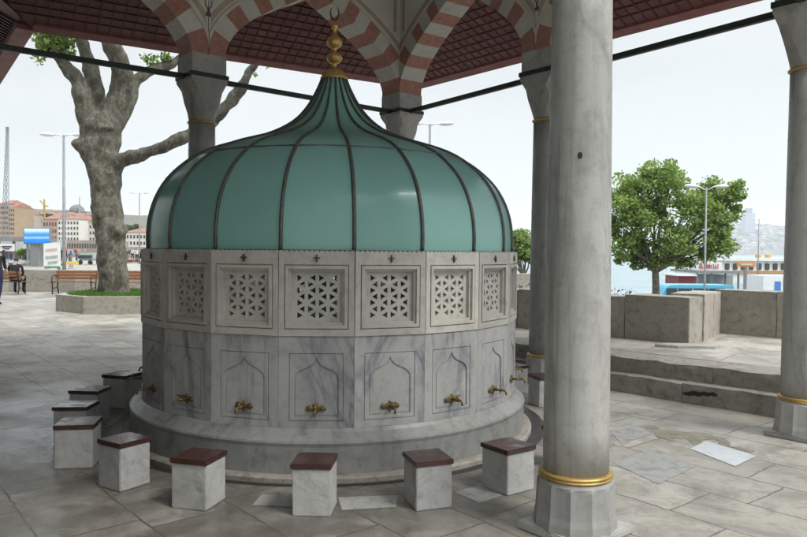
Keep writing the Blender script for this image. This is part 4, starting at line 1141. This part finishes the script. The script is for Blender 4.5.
bm = BM(); bx(24.2, 48.8, 228.7, 243.3, Yb - .16, .05, bm, off=L0); obj('screen', bm, t.m, root)
Yn = 45
root = empty('banner_sign', (W(52, 269, Yn).x, Yn, 0), -.0, 'tilted white banner with pink and green lettering below the video screen', 'banner'); L0 = root.location.copy()
bm = BM(); a, b, c_, d = W(44, 269.5, Yn), W(60.5, 267, Yn), W(59.5, 242.5, Yn), W(43.5, 243.5, Yn)
vs = [bm.verts.new(p - L0) for p in (a, b, c_, d)]; vb = [bm.verts.new(p - L0 + Vector((0, .06, 0))) for p in (a, b, c_, d)]
bm.faces.new(vs); bm.faces.new(vb[::-1])
for k in range(4): bm.faces.new((vs[k], vs[(k + 1) % 4], vb[(k + 1) % 4], vb[k]))
obj('panel', bm, M['white'], root)
bm = BM()
for k in (45, 59.5): bx(k - .3, k + .3, 250, 274, Yn + .1, .05, bm, off=L0)
obj('banner_leg', bm, M['steel'], root)
inkg = plain('green_ink', (.10, .30, .22), .6); inkp = plain('pink_ink', (.6, .25, .3), .6)
rg = random.Random(2)
def scrawl(px0, px1, py, h, mat, slope=-.12):
    bm = BM(); x = px0
    while x < px1:
        wd_ = rg.uniform(.7, 1.3); pts = []
        for k in range(4): pts.append(W(x + wd_ * (.1 + .8 * (k % 2)) , py + (x - px0) * slope + h * (k / 3 - .5), Yn - .02) - L0)
        tube(bm, pts, .016, 4); x += wd_ + .6
    obj('lettering', bm, mat, root)
scrawl(46, 57, 250.5, 2.6, inkp); scrawl(45.5, 58, 257.8, 3, inkg); scrawl(48, 57, 263, 2.6, inkg)
bm = BM(); bx(44.3, 60.2, 266.2, 268.2, Yn - .03, .02, bm, off=L0); obj('green_stripe', bm, inkg, root)

def building(name, px0, px1, py0, py1, Y, dep, col, label, rows=3, colsn=5, roof=None, group=None, cat='building', winw=.5, winh=.5, zbase=None):
    a = W(px0, py1, Y); b = W(px1, py0, Y); w_ = b.x - a.x; h = b.z - a.z
    z0 = a.z if zbase is None else zbase; h = b.z - z0
    root = empty(name, ((a.x + b.x) / 2, Y + dep / 2, z0), 0, label, cat, group)
    bm = BM(); box(bm, (0, 0, h / 2 - 1), (w_, dep, h + 2)); obj('wall', bm, plain(name + '_wall', col, .85, ns=.3, var=.15, rnd=True), root)
    vis = h if zbase is None else (b.z - a.z)
    cw = w_ / colsn; rh = vis / (rows + .35); src = None
    for i in range(colsn):
        for j in range(rows):
            lc = (-w_ / 2 + cw * (i + .5), -dep / 2, h - rh * (j + .75))
            if src is None:
                bm = BM(); box(bm, (0, 0, 0), (cw * winw, .12, rh * winh)); src = obj('window', bm, M['darkwin'], root, loc=lc)
            else: inst(src, root, loc=lc)
    if roof:
        bm = BM(); e = w_ * .04; rz_ = roof[1]
        v = [bm.verts.new(p) for p in ((-w_ / 2 - e, -dep / 2 - e, h), (w_ / 2 + e, -dep / 2 - e, h), (w_ / 2 + e, dep / 2 + e, h), (-w_ / 2 - e, dep / 2 + e, h), (-w_ / 4, 0, h + rz_), (w_ / 4, 0, h + rz_))]
        for f in ((0, 1, 5, 4), (2, 3, 4, 5), (1, 2, 5), (3, 0, 4), (3, 2, 1, 0)): bm.faces.new([v[k] for k in f])
        obj('roof', bm, plain('roof_' + name, roof[0], .8, ns=.5, var=.3), root)
    return root
RED = (.30, .15, .11)
B = building
B('apartment_block', 58, 79, 219, 242, 170, 14, (.66, .64, .60), 'white apartment block with rows of dark windows below the mosque dome', 4, 7, (RED, 1.2), zbase=0)
B('apartment_block', 80, 98, 222, 243, 175, 14, (.55, .52, .46), 'pale stone block right of the white apartment block, touching the tree trunk', 3, 6, (RED, 1.), zbase=0)
B('apartment_block', 9, 14.5, 207, 236, 190, 10, (.40, .30, .20), 'narrow ochre house at the left edge under the crane', 6, 3, (RED, 1.5), zbase=0)
B('apartment_block', -3, 8.5, 204, 236, 200, 12, (.46, .34, .28), 'pinkish grey house block at the left edge behind the crane mast', 6, 6, (RED, 1.5), zbase=0)
B('apartment_block', 14.5, 22, 214, 236, 230, 12, (.50, .42, .36), 'narrow beige house beside the ochre block', 4, 3, (RED, 1.5), zbase=0)
B('apartment_block', 43, 57, 219, 242, 210, 14, (.48, .30, .24), 'brick pink house left of the street lamp', 3, 5, (RED, 2), zbase=0)
B('apartment_block', 98, 99, 0, 0, 1, 1, (.5, .5, .5), 'x') if False else None
B('apartment_block', 126, 146, 232, 247, 150, 12, (.60, .58, .53), 'low white house visible between plane tree and fountain', 2, 6, (RED, 1.), zbase=0)
rgb = random.Random(8)
pal = [((.55, .5, .43), 'beige'), ((.6, .58, .55), 'white'), ((.5, .33, .26), 'salmon'), ((.48, .43, .38), 'grey brown'), ((.56, .42, .28), 'ochre')]
k = 0
for row, (py, Y) in enumerate(((226, 260), (219, 330), (213.5, 400))):
    px = -4 + row * 3
    while px < 146:
        wpx = rgb.uniform(7, 13)
        c, cn = pal[rgb.randrange(5)]
        yy = py + rgb.uniform(-2.5, 2.5) + (5 if px > 110 else 0) + max(0, (px - 60)) * .07
        B('hillside_house', px, px + wpx, yy, yy + 14, Y, 12, c, '%s house with red roof among the far houses on the left hillside' % cn, 3, 4, (RED, 1.6), '%s houses on the left hillside' % cn, 'house')
        px += wpx + rgb.uniform(.2, 3)
# transport terminal roof, kiosk
B('terminal_building', -4, 22, 238, 268, 75, 10, (.42, .43, .42), 'low grey terminal with flat canopy at the left edge', 1, 6, None, None, 'building', .8, .35, zbase=0)
root = empty('canopy_roof', (W(12, 240, 62).x, 62, 0), 0, 'long flat grey canopy left of the blue video screen', 'canopy'); L0 = root.location.copy()
bm = BM(); bx(-6, 29, 237, 241, 62, 5, bm, off=L0); obj('roof_slab', bm, M['steel'], root)
for px in (-2, 13, 27):
    bm = BM(); bx(px - .5, px + .5, 241, 270, 62.5, .3, bm, off=L0); obj('post', bm, M['steel'], root)
bm = BM(); bx(0, 13, 244, 251, 61.5, .3, bm, off=L0); obj('sign_panel', bm, M['white'], root)
bm = BM(); bx(1.5, 11.5, 246, 247.2, 61.45, .02, bm, off=L0); bx(3, 9.5, 248.2, 249.2, 61.45, .02, bm, off=L0); obj('sign_text', bm, CL['navy'], root)
B('arcade_building', 66, 102, 240.5, 250, 125, 12, (.30, .25, .21), 'long brown arcade building low behind the crowd', 1, 14, None, None, 'building', .5, .6, zbase=0)
B('arcade_building', 98, 146, 247, 256, 120, 12, (.33, .28, .24), 'brown arcade wing behind the tree trunk', 1, 14, None, None, 'building', .5, .6, zbase=0)

# mosque on the hill
Ym = 420; mq = W(77, 216, Ym)
root = empty('distant_mosque', (mq.x, Ym, mq.z - 2), 0, 'distant domed mosque with one pencil minaret on the skyline', 'mosque')
s = Ym / 702
bm = BM(); box(bm, (0, 0, 1.5 * s), (20 * s, 20 * s, 9 * s)); obj('prayer_hall', bm, plain('mosque_stone', (.42, .36, .32), .8, ns=.2), root)
bm = BM(); lathe(bm, [(7.5 * s, 6 * s), (7.5 * s, 8 * s), (7.2 * s, 9.5 * s), (6 * s, 11.8 * s), (4 * s, 13.6 * s), (1.5 * s, 14.6 * s), (0, 14.8 * s)], 24); obj('dome', bm, M['lead'], root, smooth=True)
for sx_ in (-1, 1):
    bm = BM(); lathe(bm, [(3.2 * s, 5.5 * s), (3 * s, 7.3 * s), (2 * s, 8.8 * s), (0, 9.6 * s)], 16, c=(sx_ * 8 * s, -5 * s, 0)); obj('half_dome', bm, M['lead'], root, smooth=True)
bm = BM(); lathe(bm, [(.8 * s, 0), (.7 * s, 13 * s), (1.1 * s, 13.5 * s), (1.1 * s, 14.2 * s), (.55 * s, 14.4 * s), (.5 * s, 18.5 * s), (.7 * s, 18.6 * s), (0, 24 * s)], 12, c=(6.3 * s, -8 * s, 0)); obj('minaret', bm, plain('minaret_grey', (.35, .36, .38), .8), root)

# cranes
def crane_tower(p0, p1, w0, w1, name, mat, label, Y, n=16):
    a = W(*p0, Y); b = W(*p1, Y); root = empty(name, (a.x, Y, a.z), 0, label, 'crane'); h = b - a
    bm = BM()
    for i in range(n):
        t0, t1 = i / n, (i + 1) / n; wa, wb = w0 + (w1 - w0) * t0, w0 + (w1 - w0) * t1
        for sx_, sy_ in ((-1, -1), (1, -1), (1, 1), (-1, 1)):
            P0 = h * t0 + Vector((sx_ * wa, sy_ * wa, 0)); P1 = h * t1 + Vector((sx_ * wb, sy_ * wb, 0)); r = .032 * Y / 90
            tube(bm, [P0, P1], r, 4)
            nx_ = {(-1, -1): (1, -1), (1, -1): (1, 1), (1, 1): (-1, 1), (-1, 1): (-1, -1)}[(sx_, sy_)]
            Pn = h * t1 + Vector((nx_[0] * wb, nx_[1] * wb, 0)); tube(bm, [P0, Pn], r * .7, 4); tube(bm, [P1, Pn], r * .7, 4)
    obj('lattice_mast', bm, mat, root)
    bm = BM(); box(bm, h + Vector((0, 0, .4)), (w1 * 2.6, w1 * 2.6, 1.2 * Y / 160)); obj('mast_head', bm, mat, root)
    return root, a
crane_tower((5, 240), (7.4, 132), .26 * 1.6, .09 * 1.6, 'crane_mast', M['steel'], 'tall thin grey lattice crane jib at the left edge of the skyline', 120)
yel = plain('crane_yellow', (.55, .40, .08), .6)
r_c, a_c = crane_tower((44.5, 228), (44.2, 203), .2, .18, 'tower_crane', yel, 'yellow tower crane above the red roofs left of the lamp', 240, 8)
bm = BM(); tube(bm, [W(40, 200.5, 240) - r_c.location, W(44.5, 205, 240) - r_c.location, W(48, 206.5, 240) - r_c.location], .28, 5); obj('jib', bm, yel, r_c)

# vehicles on the square
def bus(px0, px1, py0, py1, Y, col, label, name='city_bus', cat='bus'):
    a = W(px0, py1, Y); b = W(px1, py0, Y); w_ = b.x - a.x; h = b.z
    root = empty(name, ((a.x + b.x) / 2, Y, 0), 0, label, cat)
    bm = BM(); box(bm, (0, 0, h / 2 + .2), (w_, 2.4, h - .4), bev=.15); obj('body', bm, plain(name + '_paint', col, .35), root, smooth=False)
    bm = BM(); box(bm, (0, -1.21, h * .68), (w_ * .92, .06, h * .28)); obj('window_band', bm, M['darkwin'], root)
    for sx_ in (-.33, .33):
        bm = BM(); wr = min(.45, .19 * h); lathe(bm, [(0, -.12), (wr * .93, -.12), (wr, 0), (wr * .93, .12), (0, .12)], 14, capb=False, capt=False)
        bmesh.ops.transform(bm, matrix=Matrix.Rotation(pi / 2, 4, 'X'), verts=bm.verts[:]); obj('wheel', bm, M['black'], root, loc=(sx_ * w_, -1.15, wr))
bus(83, 98, 253, 269, 70, (.35, .48, .42), 'pale green bus parked left of the tree trunk')
bus(64.5, 72.5, 262.5, 269.5, 55, (.65, .45, .05), 'yellow taxi parked behind the wall under the lamp post', 'taxi', 'taxi')
bus(127, 137, 262, 269.5, 80, (.35, .08, .06), 'dark red van between tree and fountain', 'van', 'van')
bus(104, 112, 261, 270, 82, (.65, .65, .66), 'white van behind the tree trunk', 'van', 'van')
bus(16, 23, 262, 270, 60, (.55, .56, .58), 'silver car at the terminal', 'parked_car', 'car')

def bush(px, py, rpx, Y, label, n=1500, leaf='leaf2', size=.5):
    c = W(px, py, Y); rg = random.Random(int(px * 7)); root = empty('green_tree', (c.x, Y, 0), 0, label, 'tree', 'distant green trees')
    bm = BM(); tube(bm, [(0, 0, 0), (0, 0, c.z)], [.25, .12], 6); obj('trunk', bm, M['bark'], root)
    bm = BM(); r = rpx * Y / 702
    for k in range(10):
        d = Vector((rg.uniform(-1, 1), rg.uniform(-.6, .6), rg.uniform(-.5, .5))) * r; add_leaves(bm, Vector((d.x, d.y, c.z + d.z * .6)), r * .45, n // 10, size, rg)
    obj('crown', bm, M[leaf], root)
bush(24, 252, 6, 68, 'dark green tree under the blue screen', leaf='leaf', size=.35)
bush(30, 258, 5, 66, 'low green tree left of the screen post', leaf='leaf', size=.35)
bush(24, 222, 7, 240, 'dark tree on the hillside left of the yellow crane', size=1.2)
bush(49, 216, 3.5, 260, 'dark pointed tree right of the yellow crane', size=1.)
bush(132, 229, 7, 200, 'green tree on the slope between trunk and fountain', size=1.)
bush(124, 236, 5, 190, 'small green tree just right of the trunk', size=1.)

# ------------------------------------------------------------------ right background
Yf = 95
root = empty('passenger_ferry', (W(742, 262, Yf).x, Yf, -2.4), 0, 'white passenger ferry with a row of dark windows moored beyond the parapet', 'ferry'); L0 = root.location.copy()
bm = BM(); bx(700, 850, 272, 288, Yf, 9, bm, off=L0); obj('hull', bm, M['white'], root)
bm = BM(); bx(697, 850, 261.5, 271.5, Yf + .8, 7.5, bm, off=L0); obj('upper_deck', bm, plain('ferry_white', (.7, .68, .62), .5, ns=.5, var=.1), root)
bm = BM(); bx(695, 850, 258.6, 260.4, Yf + .4, 8.5, bm, off=L0); obj('deck_roof', bm, M['white'], root)
bm = BM(); bx(697, 850, 271.5, 273, Yf - .2, .2, bm, off=L0); obj('rubbing_strake', bm, plain('orange_stripe', (.45, .25, .12), .6), root)
src = None
for i in range(16):
    px = 757 + i * 8 - 8 * 7
    a = W(px, 270, Yf + .7); b = W(px + 4.6, 263.5, Yf + .7)
    if src is None: bm = BM(); box(bm, (0, 0, 0), (b.x - a.x, .2, b.z - a.z), bev=.08); src = obj('window', bm, M['darkwin'], root, loc=(a + b) / 2 - L0)
    else: inst(src, root, loc=(a + b) / 2 - L0)
for px in (758, 768):
    bm = BM(); c = W(px, 256.5, Yf + 4); lathe(bm, [(.42, 0), (.4, .75), (.25, .9), (0, .9)], 12); obj('life_raft', bm, plain('orange_raft', (.5, .34, .14), .6), root, loc=c - L0 - Vector((0, 0, .5)))
# pier shelter with signs
Yp = 60
root = empty('ferry_terminal', (W(712, 280, Yp).x, Yp, 0), 0, 'small ferry pier shelter with a red lettered fascia sign right of the tree', 'terminal'); L0 = root.location.copy()
bm = BM(); bx(697, 722, 262, 270.5, Yp, 3, bm, off=L0); obj('sign_fascia', bm, M['white'], root)
bm = BM(); bx(697, 740, 271, 273, Yp - .3, 6, bm, off=L0); obj('shelter_roof', bm, M['steel'], root)
for px in (698, 712, 726, 739):
    bm = BM(); bx(px - .6, px + .6, 273, 292, Yp, .25, bm, off=L0); obj('post', bm, M['steel'], root)
bm = BM(); bx(702, 733, 275, 291, Yp + 2, 2, bm, off=L0); obj('back_wall', bm, plain('shelter_grey', (.3, .31, .3), .7), root)
redi = plain('red_letters', (.5, .06, .06), .6)
bm = BM(); rg = random.Random(6); x = 699.5
while x < 720:
    h0 = rg.choice((264, 264.6)); bx(x, x + .7, h0, 268.5, Yp - .06, .04, bm, off=L0)
    if rg.random() < .7: bx(x + .7, x + 1.5, rg.choice((264.3, 266, 267.6)), 268.4, Yp - .06, .04, bm, off=L0)
    x += 2.3
obj('red_lettering', bm, redi, root)
root = empty('orange_sign', (W(746, 265, 55).x, 55, 0), 0, 'orange sign board on a grey post in front of the ferry windows', 'sign'); L0 = root.location.copy()
bm = BM(); bx(738.5, 755, 262.2, 266.8, 55, .3, bm, off=L0); obj('board', bm, plain('orange_board', (.62, .27, .10), .5), root)
bm = BM(); bx(741, 752.5, 263.8, 265.2, 54.96, .03, bm, off=L0); obj('board_text', bm, plain('cream_text', (.7, .55, .4), .6), root)
bm = BM(); bx(744.5, 747.5, 266.8, 296, 55.05, .25, bm, off=L0); obj('post', bm, M['steel'], root)
root = empty('kiosk', (W(687, 280, 48).x, 48, 0), 0, 'dark red kiosk box beside the tree trunk', 'kiosk'); L0 = root.location.copy()
bm = BM(); bx(678, 696, 276, 302, 48, 2.4, bm, off=L0); obj('kiosk_body', bm, plain('kiosk_red', (.22, .035, .035), .5), root)
bm = BM(); bx(677, 697, 274.8, 276, 47.8, 2.8, bm, off=L0); obj('kiosk_roof', bm, M['white'], root)
root = empty('ticket_booth', (W(770, 280, 50).x, 50, 0), 0, 'white booth with a blue door near the right edge column', 'booth'); L0 = root.location.copy()
bm = BM(); bx(763, 800, 276, 300, 50, 2.4, bm, off=L0); obj('booth_body', bm, M['white'], root)
bm = BM(); bx(775, 781, 281.5, 292, 49.95, .06, bm, off=L0); obj('blue_door', bm, plain('blue_door', (.08, .22, .55), .5), root)
bm = BM(); bx(784, 798, 279, 285, 49.95, .06, bm, off=L0); obj('booth_window', bm, M['darkwin'], root)
# blue van: only its roof and upper windows show above the parapet
Yv = 36
a = W(656, 288, Yv); b = W(727, 288, Yv)
root = empty('parked_van', ((a.x + b.x) / 2, Yv, GQ), 0, 'light blue van with dark windows parked right behind the parapet', 'van'); hw = (b.x - a.x) / 2
zt = W(690, 284.2, Yv).z - GQ
blue = plain('light_blue_paint', (.10, .40, .58), .3, ns=2, var=.1)
bm = BM()
prof = [(-hw - .1, .35), (-hw - .08, zt - .75), (-hw + .25, zt - .12), (-hw + .42, zt - .02), (-hw + .8, zt), (hw - .1, zt), (hw, zt - .1), (hw + .05, .35)]
fr = [bm.verts.new((x, -.85, z)) for x, z in prof]; bk = [bm.verts.new((x, .85, z)) for x, z in prof]
bm.faces.new(fr); bm.faces.new(bk[::-1])
for k in range(len(prof)): bm.faces.new((fr[k], fr[(k + 1) % len(prof)], bk[(k + 1) % len(prof)], bk[k]))
bmesh.ops.bevel(bm, geom=bm.edges[:], offset=.05, segments=2, affect='EDGES')
obj('body', bm, blue, root)
for x0, x1 in ((-hw + .22, -hw + .75), (-hw + .82, -hw + 1.5), (-hw + 1.57, -hw + 2.3), (-hw + 2.37, hw - .12)):
    bm = BM(); box(bm, ((x0 + x1) / 2, -.86, zt - .42), (x1 - x0, .03, .5), bev=.01); obj('window', bm, M['darkwin'], root)
for sx_ in (-.6, .6):
    bm = BM(); lathe(bm, [(0, -.1), (.29, -.1), (.33, 0), (.29, .1), (0, .1)], 20, capb=False, capt=False)
    bmesh.ops.transform(bm, matrix=Matrix.Rotation(pi / 2, 4, 'X'), verts=bm.verts[:]); obj('wheel', bm, M['black'], root, loc=(sx_ * hw, -.8, .33))
# white boat between dome and rear column
root = empty('moored_boat', (W(522, 288, 55).x, 55, -2.4), 0, 'white boat hull glimpsed between the fountain and the rear right column', 'boat'); L0 = root.location.copy()
bm = BM(); bx(500, 545, 285, 304, 55, 3, bm, off=L0); bx(508, 540, 282.5, 285, 55.5, 2, bm, off=L0); obj('hull', bm, M['white'], root)
# low flowering shrubs behind the wall
bm = BM(); rg = random.Random(77)
for i in range(700):
    t = rg.uniform(0, 3.4); p = K0 - wd * (t + .3) + snv * (.75 + rg.uniform(-.12, .12)); add_leaves(bm, Vector((p.x, p.y, .99 + rg.uniform(-.2, .07) - .12 * (t < .8))), .02, 1, .035, rg)
tag(obj('ground_cover', bm, leafmat('red_green_shrub', (.16, .06, .05), (.09, .13, .04))), kind='stuff')

# far hill buildings
rg = random.Random(101); pals = [(.40, .37, .34), (.30, .21, .18), (.46, .44, .42), (.24, .23, .22)]
matsH = [plain('far_house_%d' % i, c, .9) for i, c in enumerate(pals)]
srcs = []
for i, m in enumerate(matsH):
    bm = BM(); box(bm, (0, 0, 0), (1, 1, 1)); v = [bm.verts.new(p) for p in ((-.55, -.55, .5), (.55, -.55, .5), (.55, .55, .5), (-.55, .55, .5), (0, 0, .72))]
    for f in ((0, 1, 4), (1, 2, 4), (2, 3, 4), (3, 0, 4)): bm.faces.new([v[k] for k in f])
    me = bpy.data.meshes.new('hill_house'); bm.to_mesh(me); bm.free(); me.materials.append(m); srcs.append(me)
hillo = bpy.data.objects['far_hill']
dg = bpy.context.evaluated_depsgraph_get(); dg.update()
cnt = 0
for i in range(600):
    if cnt >= 230: break
    Y = rg.uniform(2360, 2900); px = rg.uniform(716, 802); X = W(px, 250, Y).x
    hit, loc, nn_, _ = hillo.ray_cast(Vector((X, Y, 500)), Vector((0, 0, -1)))
    if not hit: continue
    o = bpy.data.objects.new('hill_house', srcs[cnt % 4]); COL.objects.link(o); s1_ = rg.uniform(12, 26)
    o.location = loc + Vector((0, 0, 3)); o.scale = (s1_, s1_, rg.uniform(9, 17)); o.rotation_euler.z = rg.uniform(0, 1.5)
    tag(o, 'tiny hazy house on the far hillside across the water', 'house', 'hazy houses on the far hillside'); cnt += 1
root = empty('tower_block', (W(750, 225, 2600).x, 2600, 60), 0, 'hazy grey high-rise tower standing on the far hill', 'tower'); L0 = root.location.copy()
bm = BM(); bx(745, 755.5, 213, 232, 2600, 35, bm, off=L0); obj('tower_wall', bm, plain('tower_glass', (.28, .33, .40), .5), root)
bm = BM(); bx(747.5, 752.5, 208, 213, 2605, 20, bm, off=L0); obj('tower_top', bm, plain('tower_top', (.15, .18, .25), .5), root)

# ------------------------------------------------------------------ haze
bm = BM(); box(bm, (300, 3400, 150), (7000, 7600, 304))
t = bpy.data.materials.new('haze_air'); t.use_nodes = True; n_ = t.node_tree.nodes; n_.clear(); ou = n_.new('ShaderNodeOutputMaterial'); vo_ = n_.new('ShaderNodeVolumePrincipled')
vo_.inputs['Color'].default_value = (.93, .96, 1, 1); vo_.inputs['Density'].default_value = .00024; vo_.inputs['Anisotropy'].default_value = .2
t.node_tree.links.new(vo_.outputs[0], ou.inputs['Volume'])
hz = obj('haze', bm, t); tag(hz, kind='stuff')
S.cycles.volume_bounces = 1
